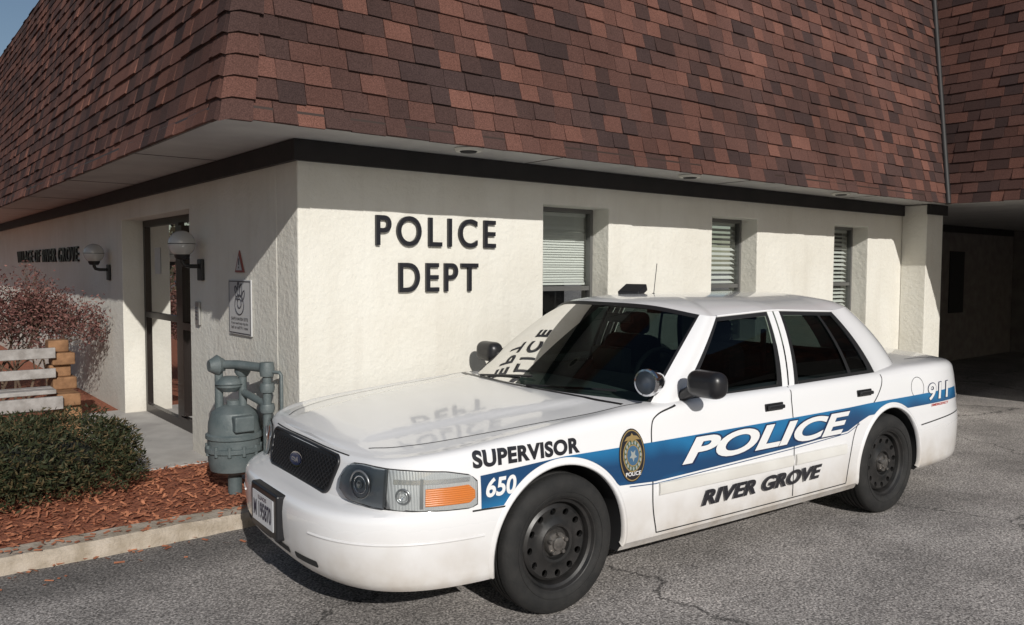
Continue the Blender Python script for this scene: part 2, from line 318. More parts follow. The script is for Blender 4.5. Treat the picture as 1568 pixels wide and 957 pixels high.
mobj('entrance_glass',[(X+.03,DY0+.05,.15),(X+.03,DY1-.05,.15),(X+.03,DY1-.05,DT-.05),(X+.03,DY0+.05,DT-.05)],[(0,1,2,3)],M_dglass,B)
tube('door_pull',[(X-.02,2.5,.95),(X-.07,2.5,.98),(X-.07,2.5,1.25),(X-.02,2.5,1.28)],.012,new_mat('steel',(.5,.5,.5),.3,1),B)
boxes('door_notices',[((X+.024,4.0,1.62),(X+.028,4.2,1.9)),((X+.024,2.7,1.5),(X+.028,2.9,1.7))],new_mat('paper',(.5,.5,.48),.7),B)
M_lobby=noise_mat('lobby',(.10,.06,.035),(.03,.03,.03),1.5,.8,0)
boxes('lobby_interior',[((2.4,1.6,0),(2.5,6,2.5)),((.4,5.4,0),(2.4,5.5,2.5)),((.4,1.5,0),(2.4,1.6,2.5)),((.5,3.6,.09),(1.0,4.6,.95))],M_lobby,B)
mobj('lobby_floor',[(.24,1.6,.09),(2.4,1.6,.09),(2.4,5.4,.09),(.24,5.4,.09)],[(0,1,2,3)],new_mat('tile',(.25,.1,.05),.4),B)
mobj('lobby_ceiling',[(.36,1.4,2.5),(2.6,1.4,2.5),(2.6,5.6,2.5),(.36,5.6,2.5)],[(0,1,2,3)],M_dark,B)
def wall_letters(name,body,x0,x1,z0,z1,off,plane='front',sp=1.1):
    co,f=fit_text(body,x0,x1,z0,z1,off=off,extr=.5,spacing=sp)
    zc=co[:,2];zc=(zc-zc.min())/(zc.max()-zc.min())*.024
    if plane=='front': vs=[(a,-.004-d,b) for (a,b,_),d in zip(co,zc)]
    else: vs=[(-.004-d,x0+x1-a,b) for (a,b,_),d in zip(co,zc)]
    return mobj(name,vs,f,M_letter,B)
wall_letters('letters_police','POLICE',.57,1.625,1.85,2.065,.008,sp=1.28)
wall_letters('letters_dept','DEPT',.755,1.455,1.52,1.73,.008,sp=1.22)
wall_letters('letters_village','VILLAGE OF RIVER GROVE',6.7,11.8,1.76,1.96,.004,'side',sp=1.2)

M_globe=noise_mat('frosted_globe',(.45,.45,.44),(.6,.6,.58),5,.2,0,coat=.5)
M_iron=new_mat('black_iron',(.015,.015,.016),.45)
def lamp(y,z):
    E=empty('globe_wall_lamp',(0,y,z))
    box('backplate',(-.03,-.055,-.10),(-.001,.055,.08),M_iron,E,bevel=.008)
    tube('arm',[(-.02,0,.02),(-.11,0,.02),(-.15,0,.03),(-.165,0,.06),(-.165,0,.10)],.018,M_iron,E)
    lathe('collar',[(0,.07),(.045,.075),(.06,.10),(.065,.13),(0,.135)],M_iron,E,axis='Z',seg=32,loc=(-.165,0,0))
    lathe('globe',[(.108*math.sin(t),.205-.108*math.cos(t)) for t in np.linspace(.35,math.pi,24)],M_globe,E,axis='Z',seg=40,loc=(-.165,0,0))
    lathe('seam',[(.1085,.202),(.110,.205),(.1085,.208)],M_iron,E,axis='Z',seg=40,loc=(-.165,0,0))
lamp(1.90,1.68);lamp(5.10,1.64)
M_signw=new_mat('sign_white',(.5,.5,.5),.4);M_ink=new_mat('sign_ink',(.06,.06,.07),.5);M_red=new_mat('sign_red',(.45,.05,.04),.5)
E=empty('wall_sign',(-.004,1.02,1.39))
box('plate',(-.012,-.23,-.21),(0,.23,.21),M_signw,E,bevel=.004)
boxes('border',[((-.014,-.22,-.2),(-.0125,.22,-.192)),((-.014,-.22,.192),(-.0125,.22,.2)),((-.014,-.22,-.19),(-.0125,-.212,.19)),((-.014,.212,-.19),(-.0125,.22,.19))],M_ink,E)
def sidetext(name,body,y0,y1,z0,z1,E,x=-.0145,mat=M_ink,off=.01):
    co,f=fit_text(body,y0,y1,z0,z1,off=off)
    return mobj(name,[(x,y0+y1-a,b) for a,b,_ in co],f,mat,E)
for k,(s,z) in enumerate((('SAFE HAVEN SITE',-.10),('If you need help ring the',-.135),('bell or call 911 now',-.165))): sidetext('line_%d'%k,s,-.17,.17,z,z+.024,E)
def loop(cx,cy,rx,ry,rot,n=24): return [(cx+rx*math.cos(t)*math.cos(rot)-ry*math.sin(t)*math.sin(rot),cy+rx*math.cos(t)*math.sin(rot)+ry*math.sin(t)*math.cos(rot)) for t in np.linspace(0,2*math.pi,n)]
for k,(cx,cy,rx,ry,ro) in enumerate(((0,.02,.09,.075,0),(-.06,.11,.02,.055,.4),(-.015,.135,.02,.055,.1),(.035,.13,.02,.05,-.2),(.08,.09,.02,.045,-.6),(.0,.03,.04,.035,0))):
    tube('hand_%d'%k,[(-.014,-a,b) for a,b in loop(cx,cy,rx,ry,ro)],.004,M_ink,E)
E=empty('warning_triangle_sign',(-.004,1.03,1.73))
mobj('triangle',[(-.008,-.09,-.075),(-.008,.09,-.075),(-.008,0,.09),(0,-.09,-.075),(0,.09,-.075),(0,0,.09)],[(0,2,1),(0,1,4,3),(1,2,5,4),(2,0,3,5)],new_mat('faded_red',(.25,.07,.06),.5),E)
mobj('triangle_face',[(-.0105,-.062,-.06),(-.0105,.062,-.06),(-.0105,0,.055)],[(0,2,1)],M_signw,E)
boxes('bang',[((-.013,-.007,-.02),(-.011,.007,.03)),((-.013,-.006,-.045),(-.011,.006,-.032))],M_ink,E)
E=empty('door_keypad',(-.002,2.0,1.30))
box('plate',(-.02,-.05,-.10),(0,.05,.10),new_mat('kp_steel',(.35,.35,.34),.4,.6),E,bevel=.006)
boxes('buttons',[((-.026,-.025+j*.02,-.05+i*.03),(-.021,-.012+j*.02,-.035+i*.03)) for i in range(4) for j in range(3)],M_ink,E)

# ---------------------------------------------------------------- gas meter
M_gm=noise_mat('gas_meter_paint',(.078,.100,.104),(.12,.142,.145),8,.5,.25,50)
G=empty('gas_meter',(-.20,.66,.03))
GA=lambda n,pr,loc,ax='Z':lathe(n,pr,M_gm,G,axis=ax,seg=36,loc=loc)
GA('body',[(0,.20),(.11,.20),(.165,.23),(.18,.30),(.182,.45),(.195,.46),(.195,.485),(.178,.495),(.175,.57),(.155,.64),(.10,.68),(.05,.69),(.05,.72),(0,.72)],(0,0,0))
GA('flange',[(.175,.36),(.199,.365),(.199,.395),(.175,.40)],(0,0,0))
for k in range(12):
    a=k*math.pi/6;GA('bolt_%d'%k,[(0,.345),(.014,.345),(.014,.415),(0,.415)],(.186*math.cos(a),.186*math.sin(a),0))
box('index_box',(-.07,-.215,.52),(.07,-.13,.63),M_gm,G,bevel=.012)
tube('legs',[(0,0,.05),(0,0,.25)],.05,M_gm,G)
tube('riser_a',[(-.09,.04,.66),(-.09,.04,.95)],.030,M_gm,G)
tube('riser_b',[(.05,-.04,.66),(.05,-.04,.92)],.030,M_gm,G)
GA('regulator',[(0,-.06),(.055,-.055),(.09,-.02),(.09,-.005),(.100,0),(.09,.005),(.085,.02),(.05,.05),(0,.055)],(-.03,0,.84))
GA('regulator2',[(0,-.06),(.04,-.06),(.062,-.02),(.075,0),(.062,.02),(.035,.05),(0,.05)],(-.10,.04,.97),'X')
GA('valve',[(0,-.04),(.035,-.04),(.055,-.01),(.055,.02),(.03,.05),(0,.06)],(.05,-.04,.93))
GA('cap_a',[(0,.93),(.045,.93),(.05,.96),(.05,1.0),(.03,1.02),(0,1.02)],(-.09,.04,0))
tube('crossover',[(-.09,.04,.975),(.0,-.08,.98),(.09,-.34,.975)],.032,M_gm,G)
GA('elbow',[(0,-.055),(.045,-.05),(.052,0),(.045,.045),(0,.05)],(.10,-.36,.97))
tube('drop',[(.10,-.36,.97),(.10,-.36,.05)],.030,M_gm,G)
tube('crossover_low',[(.05,-.04,.78),(.10,-.36,.72)],.026,M_gm,G)
tube('vent',[(.12,-.38,.95),(.15,-.45,.95),(.16,-.46,.93),(.16,-.46,.50)],.013,M_gm,G)
for k,z in enumerate((.84,.70)): GA('union_%d'%k,[(0,-.03),(.045,-.03),(.052,0),(.045,.03),(0,.03)],(.10,-.36,z))

# ---------------------------------------------------------------- hedge
def leaf_mat(name,c1,c2,c3):
    m=new_mat(name,c1,.7,spec=.3);g=N(m,'ShaderNodeNewGeometry');r=N(m,'ShaderNodeValToRGB');e=r.color_ramp.elements
    e[0].position=0;e[0].color=(*c1,1);e[1].position=1;e[1].color=(*c3,1);x=e.new(.6);x.color=(*c2,1)
    L(m,g.outputs['Random Per Island'],r.inputs[0]);L(m,r.outputs[0],BS(m).inputs['Base Color']);return m
M_yew=leaf_mat('yew_leaf',(.018,.026,.010),(.036,.042,.017),(.11,.075,.035))
M_bark=noise_mat('bark',(.07,.045,.03),(.13,.09,.06),20,.9,.5,60)
rd=random.Random(11);V=[];F=[]
hx0,hx1,hy0,hy1=-3.4,-.70,1.0,2.45
def noise3(x,y): return .5*math.sin(x*5.1+1)*math.sin(y*6.3)+.5*math.sin(x*11+y*7)
for i in range(60000):
    u=rd.uniform(-1,1);v=rd.uniform(-1,1);w=rd.uniform(0,1)
    if rd.random()<.75:
        k=rd.random()
        if k<.45: w=rd.uniform(.86,1.08)
        elif k<.8: v=-rd.uniform(.86,1.06)
        else: u=rd.uniform(.9,1.05)
    rr=(abs(u)**4+abs(v)**4+(w)**5)
    if rr>1.25+.55*noise3(u*4,v*3+w*3): continue
    x=(hx0+hx1)/2+u*(hx1-hx0)/2;y=(hy0+hy1)/2+v*(hy1-hy0)/2
    z=.12+w*(.42+.07*noise3(x*1.5,y*1.5))
    if z<.2 and rd.random()<.45: continue
    l=rd.uniform(.012,.028);wd=l*.28
    d=Vector((rd.gauss(0,1)+u*.6,rd.gauss(0,1)+v*.6,rd.gauss(.5,.8))).normalized();s=d.cross(Vector((rd.gauss(0,1),rd.gauss(0,1),rd.gauss(0,1)))).normalized()*wd
    p=Vector((x,y,z));k=len(V);V+=[p-s*.6,p+d*l-s,p+d*l*2,p+d*l+s];F.append((k,k+1,k+2,k+3))
H=empty('yew_hedge')
mobj('foliage',V,F,M_yew,H)
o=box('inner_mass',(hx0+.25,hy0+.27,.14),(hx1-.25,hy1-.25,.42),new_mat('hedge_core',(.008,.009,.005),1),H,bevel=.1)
for k in range(14):
    x=rd.uniform(hx0+.2,hx1-.2);y=rd.uniform(hy0+.2,hy1-.2);tube('stem_%d'%k,[(x,y,.06),(x+rd.uniform(-.1,.1),y+rd.uniform(-.1,.1),.35)],.012,M_bark,H)

rd=random.Random(3);V=[];F=[]
def seg(p,q,r0,r1):
    d=(q-p);
    if d.length<1e-4:return
    d.normalize();a=d.orthogonal().normalized();b=d.cross(a);k=len(V)
    for c,r in((p,r0),(q,r1)):
        for j in range(4): t=j*math.pi/2;V.append(c+a*math.cos(t)*r+b*math.sin(t)*r)
    for j in range(4):F.append((k+j,k+(j+1)%4,k+4+(j+1)%4,k+4+j))
tips=[]
def br(p,d,l,r,n):
    q=p+d*l
    if q.x>-.15: q.x=-.15
    if q.z>1.72: return
    seg(p,q,r,r*.75)
    if n==0: tips.append(q);return
    if n<4: tips.append(q);tips.append(p.lerp(q,.5))
    for _ in range(rd.choice([2,3,3])):
        nd=(d+Vector((rd.gauss(0,.55),rd.gauss(0,.55),rd.gauss(.1,.3)))).normalized();br(q,nd,l*rd.uniform(.6,.9),r*.62,n-1)
SH=empty('red_brown_shrub')
for i in range(18):
    p=Vector((rd.uniform(-2.6,-.50),rd.uniform(5.4,6.3),.07));br(p,Vector((rd.gauss(0,.2),rd.gauss(0,.2),1)).normalized(),.42,.020,5)
mobj('branches',V,F,M_bark,SH)
V=[];F=[]
for t in tips:
    for _ in range(5):
        if t.z<.80+.15*math.sin(t.x*9): continue
        p=t+Vector((rd.gauss(0,.05),rd.gauss(0,.05),rd.gauss(0,.05)));p.x=min(p.x,-.06);d=Vector((rd.gauss(0,1),rd.gauss(0,1),rd.gauss(0,1))).normalized()*.021;s=d.orthogonal().normalized()*.011;k=len(V);V+=[p-d,p+s,p+d,p-s];F.append((k,k+1,k+2,k+3))
mobj('dry_leaves',V,F,leaf_mat('dry_leaf',(.085,.035,.032),(.15,.065,.055),(.23,.12,.10)),SH)
# bench
M_board=noise_mat('weathered_board',(.25,.23,.215),(.38,.36,.345),12,.8,.4,30)
M_tim=noise_mat('cedar_timber',(.16,.08,.036),(.31,.165,.08),9,.8,.6,25)
BE=empty('wooden_bench',(-.70,3.95,.07))
boxes('end_support',[((-.13,-.42,0),(.07,.30,.16)),((-.11,-.36,.162),(.09,.24,.30)),((-.13,-.42,.302),(.07,.16,.42)),((-.11,-.10,.422),(.10,.22,.54)),((-.13,-.04,.542),(.06,.16,.66)),((-.11,-.10,.662),(.09,.12,.78)),((-.13,-.02,.782),(.05,.16,.90))],M_tim,BE,bevel=.012)
boxes('end_support_far',[((-2.46,-.42,0),(-2.33,.30,.42)),((-2.46,-.10,.422),(-2.33,.16,.92))],M_tim,BE,bevel=.012)
boxes('boards',[((-2.6,-.48,.29),(-.09,-.43,.41)),((-2.6,-.42,.43),(-.135,-.26,.47)),((-2.6,-.24,.43),(-.135,-.11,.47)),((-2.6,-.15,.55),(-.09,-.11,.64)),((-2.6,-.155,.74),(-.09,-.105,.84))],M_board,BE,bevel=.006)

# ---------------------------------------------------------------- unseen distant trees, added to darken what the glass reflects
rd=random.Random(21);V=[];F=[]
pos=[(-26-rd.uniform(0,6),-40+i*3.4+rd.uniform(-1,1)) for i in range(40)]+[(-26+i*3.2,-44-rd.uniform(0,6)) for i in range(30)]+[(-27+i*2.4,32+rd.uniform(0,5)) for i in range(10)]
for cx,cy in pos:
    hh=rd.uniform(5.5,9)
    seg(Vector((cx,cy,0)),Vector((cx,cy,hh*.6)),.22,.1)
    for _ in range(7):
        a=rd.uniform(0,6.28);z0=rd.uniform(.25,.55)*hh;seg(Vector((cx,cy,z0)),Vector((cx+math.cos(a)*1.8,cy+math.sin(a)*1.8,z0+rd.uniform(1,2.4))),.07,.02)
    for _ in range(420):
        a=rd.uniform(0,6.28);q=rd.random()**.5;zz=rd.uniform(.12,1);rad=2.3*math.sin(math.pi*min(zz*.85+.1,1))**.6*q
        p=Vector((cx+rad*math.cos(a),cy+rad*math.sin(a),zz*hh));d=Vector((rd.gauss(0,1),rd.gauss(0,1),rd.gauss(0,1))).normalized()*rd.uniform(.12,.26);s=d.orthogonal().normalized()*.12;k=len(V);V+=[p-d,p+s,p+d,p-s];F.append((k,k+1,k+2,k+3))
mobj('added_reflection_trees',V,F,leaf_mat('far_leaf',(.03,.03,.015),(.06,.05,.03),(.09,.07,.04)))

# ---------------------------------------------------------------- CAR
CAR=empty('parked_police_car',(.429,-1.249,0),-.0601)
def paint():
    m=new_mat('white_paint',(.80,.80,.80),.28,0,1.0);tc=N(m,'ShaderNodeTexCoord');sx=N(m,'ShaderNodeSeparateXYZ');L(m,tc.outputs['Object'],sx.inputs[0])
    n=N(m,'ShaderNodeTexNoise',Scale=7,Detail=6);L(m,tc.outputs['Object'],n.inputs['Vector'])
    mr=N(m,'ShaderNodeMapRange');mr.inputs[1].default_value=.58;mr.inputs[2].default_value=.24;mr.inputs[3].default_value=0;mr.inputs[4].default_value=1.3;L(m,sx.outputs['Z'],mr.inputs[0])
    mu=N(m,'ShaderNodeMath',operation='MULTIPLY');L(m,mr.outputs[0],mu.inputs[0]);L(m,n.outputs['Fac'],mu.inputs[1])
    mx=N(m,'ShaderNodeMix',data_type='RGBA');mx.inputs[6].default_value=(.80,.80,.81,1);mx.inputs[7].default_value=(.42,.36,.29,1);L(m,mu.outputs[0],mx.inputs[0]);L(m,mx.outputs[2],BS(m).inputs['Base Color'])
    r=N(m,'ShaderNodeMapRange');r.inputs[3].default_value=.25;r.inputs[4].default_value=.6;L(m,mu.outputs[0],r.inputs[0]);L(m,r.outputs[0],BS(m).inputs['Roughness'])
    BS(m).inputs['Coat IOR'].default_value=1.40;BS(m).inputs['Coat Roughness'].default_value=.06;return m
M_paint=paint()
M_gap=new_mat('panel_gap',(.02,.02,.02),.8)
M_plas=new_mat('black_plastic',(.014,.014,.016),.35)
M_rub=new_mat('rubber_seal',(.012,.012,.013),.5)
bcon=.965;FN=1.13;NX=3.2
def contour():
    pts=[];n=NX;A=FN-.2
    for t in np.linspace(0,1,48): 
        ph=t*math.pi/2;pts.append((-.2-A*max(math.cos(ph),0)**(2/n),bcon*math.sin(ph)**(2/n)))
    pts[0]=(-FN,0);pts[-1]=(-.2,bcon)
    v1=pts[1][1];ins=[(-.2-A*(1-(v/bcon)**n)**(1/n),v) for v in np.linspace(0,v1,7)[1:-1]];pts=pts[:1]+ins+pts[1:]
    for u in np.linspace(-.2,3.25,72)[1:-1]: pts.append((u,bcon))
    n=3.6;q=[]
    for t in np.linspace(1,0,40):
        ph=t*math.pi/2;q.append((3.25+1.08*max(math.cos(ph),0)**(2/n),bcon*math.sin(ph)**(2/n)))
    q[-1]=(4.33,0);v1=q[-2][1]
    ins=[(3.25+1.08*(1-(v/bcon)**n)**(1/n),v) for v in np.linspace(v1,0,6)[1:-1]];q=q[:-1]+ins+q[-1:]
    return pts+q
cp=contour()
def Zs(u): return interp(u,[-1.13,-.95,-.75,-.4,0,.5,1,2.8,3.2,3.7,4.1,4.33],[.830,.837,.860,.895,.93,.965,.975,.995,1.01,1.01,1.0,.99])
def Zc(u): return interp(u,[-.95,-.87,-.75,-.5,0,.55,3.2,3.6,4.05,4.2],[.830,.860,.892,.925,.975,1.01,1.065,1.065,1.045,1.01])
FW=[.25,.275,.31,.37,.45,.53,.585,.605,.619,.627,.70,.80,.90]
FI=[.10,.06,.030,.010,.002,.0,.008,.035,.110,.142,.150,.178,.21]
SW=[.20,.235,.26,.275,.30,.40,.55,.68,.78,.88,.95,1.02]
SI=[.085,.045,.028,.012,.006,.003,.0,.003,.012,.025,.038,.065]
RW=[.22,.27,.35,.50,.60,.63,.66,.75,.9,1.05]
RI=[.09,.05,.015,.0,.008,.03,.06,.06,.075,.12]
def wb(u): return interp(u,[-1.1,-.6,-.4,.4,2.4,3.4,4.3],[.262,.268,.268,.235,.235,.25,.28])
rows=[0,.03,.06,.10,.16,.24,.32,.40,.46,.50,.53,.555,.575,.59,.605,.62,.635,.65,.67,.72,.78,.83,.87,.90,.92,.94,.955,.97,.98,.99,1.0]
cols=len(cp);V=[];F=[];MI=[]
Pn=[]
for j,(u,v) in enumerate(cp):
    a=cp[max(j-1,0)];b=cp[min(j+1,cols-1)]
    tx,ty=b[0]-a[0],b[1]-a[1]
    if j==0 or j==cols-1: tx,ty=0,(1 if j==0 else -1)
    l=math.hypot(tx,ty);Pn.append((-ty/l,tx/l))
half=[]
NQ=22
def sm(x): x=min(max(x,0),1);return x*x*(3-2*x)
for j,(u,v) in enumerate(cp):
    nx,ny=Pn[j];zt=Zs(u);zb=wb(u);bow=.022*((u-1.5)/1.7)**2 if -.2<=u<=3.2 else .022
    col=[]
    kf=nx*nx if nx<0 else 0;kr=nx*nx if nx>0 else 0;ks=1-kf-kr
    rr=.050*ks+.035*(1-ks)
    for t in rows:
        w=zb+(zt-zb)*t
        ins=kf*interp(w,FW,FI)+kr*interp(w,RW,RI)+ks*interp(w,SW,SI)+bow*ks
        d=zt-w
        if d<rr: ins+=rr-math.sqrt(max(rr*rr-(rr-d)**2,0))
        col.append((u-nx*ins,max(v-ny*ins,0),w))
    us,vs,ws=col[-1]
    zc=Zc(us)
    if u<-.85: zc=max(min(zc,ws+.6*vs+.1),ws) 
    for q in range(1,NQ+1):
        f=1-q/NQ
        z=zc-(zc-ws)*f**2.4
        if us<.5:
            x=abs(vs*f);fade=sm((us+.87)/.15)*sm((.55-us)/.3)
            v0=.41+.16*(us+.90)
            z+=.014*sm((v0-x)/.07+.5)*fade-.010*fade
        col.append((us,vs*f,z))
    half.append(col)
nr=len(rows)+NQ
for sgn in(1,-1):
    base=len(V)
    for col in half:
        for (u,v,w) in col: V.append((u,-v*sgn,w))
    for j in range(cols-1):
        for k in range(nr-1):
            a=base+j*nr+k;b=a+nr
            f=(a,b,b+1,a+1) if sgn==1 else (a,a+1,b+1,b)
            F.append(f)
            u,v,w=half[j][k];MI.append(1 if (k>=len(rows)+0 and .85<u<3.02 and v<.80) else 0)
bi=[0+j*nr for j in range(cols)];bi2=[cols*nr+j*nr for j in range(cols)]
for j in range(cols-1): F.append((bi[j],bi2[j],bi2[j+1],bi[j+1]));MI.append(1)
body=mobj('body_shell',V,F,[M_paint,M_dark],CAR,MI)
bm=bmesh.new();bm.from_mesh(body.data);bmesh.ops.remove_doubles(bm,verts=bm.verts,dist=2e-4);bmesh.ops.dissolve_degenerate(bm,dist=1e-4,edges=bm.edges);bmesh.ops.recalc_face_normals(bm,faces=bm.faces);bm.to_mesh(body.data);bvh=BVHTree.FromBMesh(bm);bm.free()
def cutter(u,r,v0,v1,zc=.345):
    V=[];F=[];n=56
    for y in(-v0,-v1):
        for i in range(n): a=2*math.pi*i/n;V.append((u+r*math.cos(a),y,zc+r*math.sin(a)))
    for i in range(n): F.append((i,(i+1)%n,n+(i+1)%n,n+i))
    F.append(tuple(range(n-1,-1,-1)));F.append(tuple(range(n,2*n)))
    return V,F
V=[];F=[]
for u in(-.01,2.905):
    for a,b in((.62,1.2),(-1.2,-.62)):
        v,f=cutter(u,.40,a,b);k=len(V);V+=v;F+=[tuple(i+k for i in g) for g in f]
cut=mobj('cut',V,F,M_dark,CAR)
bm=bmesh.new();bm.from_mesh(cut.data);bmesh.ops.recalc_face_normals(bm,faces=bm.faces);bm.to_mesh(cut.data);bm.free()
md=body.modifiers.new('bo','BOOLEAN');md.operation='DIFFERENCE';md.object=cut;md.solver='EXACT'
bpy.context.view_layer.update()
dg=bpy.context.evaluated_depsgraph_get();me=bpy.data.meshes.new_from_object(body.evaluated_get(dg),depsgraph=dg)
body.modifiers.clear();body.data=me
bpy.data.objects.remove(cut)
for p in body.data.polygons:
    c=p.center
    for uu in(-.01,2.905):
        if abs(c.y)<.945 and abs(math.hypot(c.x-uu,c.z-.345)-.40)<.004 : p.material_index=1
        if abs(abs(c.y)-.62)<.002 and math.hypot(c.x-uu,c.z-.345)<.41: p.material_index=1
sharp(body,28)
def proj_side(u,w,off=.003,sg=1):
    h,n,i,d=bvh.ray_cast(Vector((u,-2*sg,w)),Vector((0,sg,0)))
    if h is None: return Vector((u,-.9*sg,w))
    return h+n*off if n.y*sg<0 else h-n*off
def proj_front(v,w,off=.003):
    h,n,i,d=bvh.ray_cast(Vector((-3,-v,w)),Vector((1,0,0)))
    if h is None: return Vector((-.9,-v,w))
    return h+n*off if n.x<0 else h-n*off
def proj_top(u,v,off=.002):
    h,n,i,d=bvh.ray_cast(Vector((u,-v,3)),Vector((0,0,-1)))
    if h is None: return Vector((u,-v,.9))
    return h+n*off if n.z>0 else h-n*off
def decal_mesh(name,co,faces,mat,pf,step=.03,parent=CAR,smooth=True):
    bm=bmesh.new();vs=[bm.verts.new((a,b,0)) for a,b in co]
    for f in faces:
        try:bm.faces.new([vs[i] for i in f])
        except: pass
    bmesh.ops.remove_doubles(bm,verts=bm.verts,dist=1e-5)
    xs=[v.co.x for v in bm.verts];ys=[v.co.y for v in bm.verts]
    for ax,lo,hi in((0,min(xs),max(xs)),(1,min(ys),max(ys))):
        t=lo+step
        while t<hi:
            c=[0,0,0];c[ax]=t;n=[0,0,0];n[ax]=1
            bmesh.ops.bisect_plane(bm,geom=bm.verts[:]+bm.edges[:]+bm.faces[:],plane_co=c,plane_no=n);t+=step
    for v in bm.verts: v.co=pf(v.co.x,v.co.y)
    me=bpy.data.meshes.new(name);bm.to_mesh(me);bm.free();me.materials.append(mat)
    if smooth: me.polygons.foreach_set('use_smooth',[True]*len(me.polygons))
    o=bpy.data.objects.new(name,me);COL.objects.link(o);o.parent=parent;return o
def line_decal(name,pts,wd,mat,pf,off=.0015):
    P=[];
    for a,b in zip(pts[:-1],pts[1:]):
        n=max(1,int(math.hypot(b[0]-a[0],b[1]-a[1])/.02))
        for i in range(n):P.append((a[0]+(b[0]-a[0])*i/n,a[1]+(b[1]-a[1])*i/n))
    P.append(pts[-1]);V=[];F=[]
    for i,p in enumerate(P):
        a=P[max(i-1,0)];b=P[min(i+1,len(P)-1)];dx,dy=b[0]-a[0],b[1]-a[1];l=math.hypot(dx,dy)or 1;nx,ny=-dy/l*wd/2,dx/l*wd/2
        V+=[pf(p[0]+nx,p[1]+ny,off),pf(p[0]-nx,p[1]-ny,off)]
    for i in range(len(P)-1):F.append((2*i,2*i+1,2*i+3,2*i+2))
    return mobj(name,V,F,mat,CAR)
def smooth_pts(pts,n=8):
    out=[];P=[np.array(p,float) for p in pts];P=[P[0]*2-P[1]]+P+[P[-1]*2-P[-2]]
    for i in range(1,len(P)-2):
        for k in range(n):
            t=k/n;p0,p1,p2,p3=P[i-1:i+3];q=.5*((2*p1)+(-p0+p2)*t+(2*p0-5*p1+4*p2-p3)*t*t+(-p0+3*p1-3*p2+p3)*t**3);out.append(tuple(q))
    out.append(tuple(P[-2]));return out
M_mold=noise_mat('molding',(.62,.60,.56),(.72,.71,.68),3,.5,0)
for sg,nm in((1,'left'),(-1,'right')):
    pf=lambda u,w,off=.0015,sg=sg:proj_side(u,w,off,sg)
    line_decal('gap_fender_door_'+nm,smooth_pts([(.80,.955),(.64,.92),(.59,.85),(.585,.65),(.59,.45),(.62,.30)]),.008,M_gap,pf)
    line_decal('gap_b_'+nm,[(1.80,.975),(1.785,.90),(1.785,.31)],.008,M_gap,pf)
    line_decal('gap_door_bottom_'+nm,[(.62,.30),(2.36,.30)],.007,M_gap,pf)
    line_decal('gap_rear_door_'+nm,smooth_pts([(2.83,.975),(2.80,.90),(2.69,.80),(2.53,.72),(2.44,.62),(2.39,.45),(2.36,.30)]),.008,M_gap,pf)
    line_decal('gap_bumper_'+nm,[(-.52,.604),(-.46,.604),(-.34,.600)],.008,M_gap,pf)
    line_decal('gap_rbumper_'+nm,[(3.31,.58),(3.6,.60),(3.95,.62)],.009,M_gap,pf)
    if sg==1: line_decal('fuel_door_'+nm,[(3.28+.085*math.cos(t),.85+.075*math.sin(t)) for t in np.linspace(0,6.283,24)],.004,M_gap,pf)
    for a,b,k in((.63,1.77,0),(1.80,2.34,1)):
        V=[];F=[];prof=[(.500,.001),(.503,.012),(.53,.015),(.562,.012),(.567,.001)]
        us=np.linspace(a,b,20)
        for u in us:
            for w,off in prof: V.append(pf(u,w,off))
        for i in range(19):
            for j in range(4):F.append((i*5+j,(i+1)*5+j,(i+1)*5+j+1,i*5+j+1))
        F.append((0,1,2,3,4));F.append(tuple(95+i for i in range(5)))
        o=mobj('molding_%s_%d'%(nm,k),V,F,M_mold,CAR);sharp(o,60)
    for k,u in enumerate((1.61,2.58)):
        y=pf(u,.872,0).y
        box('handle_recess_%s_%d'%(nm,k),(u-.085,y-.006,.85),(u+.085,y+.006,.897),M_plas,CAR,bevel=.015)
        box('handle_%s_%d'%(nm,k),(u-.075,y-.03*sg,.862),(u+.075,y-.008*sg,.886),M_plas,CAR,bevel=.008)
    for k,uu in enumerate((-.01,2.905)):
        V=[];F=[];A=np.linspace(-.22,math.pi+.22,50)
        for a in A:
            for r,off in((.398,-.02),(.398,.006),(.408,.010),(.425,.0)):
                u=uu+r*math.cos(a);w=.345+r*math.sin(a)
                V.append(pf(u,max(w,.275),off))
        for i in range(len(A)-1):
            for j in range(3):F.append((i*4+j,(i+1)*4+j,(i+1)*4+j+1,i*4+j+1))
        mobj('arch_lip_%s_%d'%(nm,k),V,F,M_paint,CAR,smooth=True)
def stripe_mat():
    m=new_mat('stripe_blue',(.01,.12,.42),.35,0,.8);tc=N(m,'ShaderNodeTexCoord');sx=N(m,'ShaderNodeSeparateXYZ');L(m,tc.outputs['Object'],sx.inputs[0])
    n=N(m,'ShaderNodeTexWave',Scale=.9,Distortion=6,Detail=3);n.bands_direction='Z';L(m,tc.outputs['Object'],n.inputs['Vector'])
    r=N(m,'ShaderNodeValToRGB');e=r.color_ramp.elements;e[0].position=.15;e[0].color=(.005,.05,.14,1);e[1].position=.85;e[1].color=(.010,.15,.34,1);L(m,n.outputs['Fac'],r.inputs[0]);L(m,r.outputs[0],BS(m).inputs['Base Color']);return m
M_blue=stripe_mat()
M_wht=new_mat('vinyl_white',(.78,.78,.78),.35,0,.6);M_vblk=new_mat('vinyl_black',(.015,.015,.02),.35,0,.5);M_navy=new_mat('vinyl_navy',(.008,.02,.07),.35,0,.5)
def archclear(u,w,m=.005):
    for uu in(-.01,2.905):
        d=abs(u-uu)
        if d<.43: w=max(w,.345+math.sqrt(.43**2-d*d)+m)
    return w
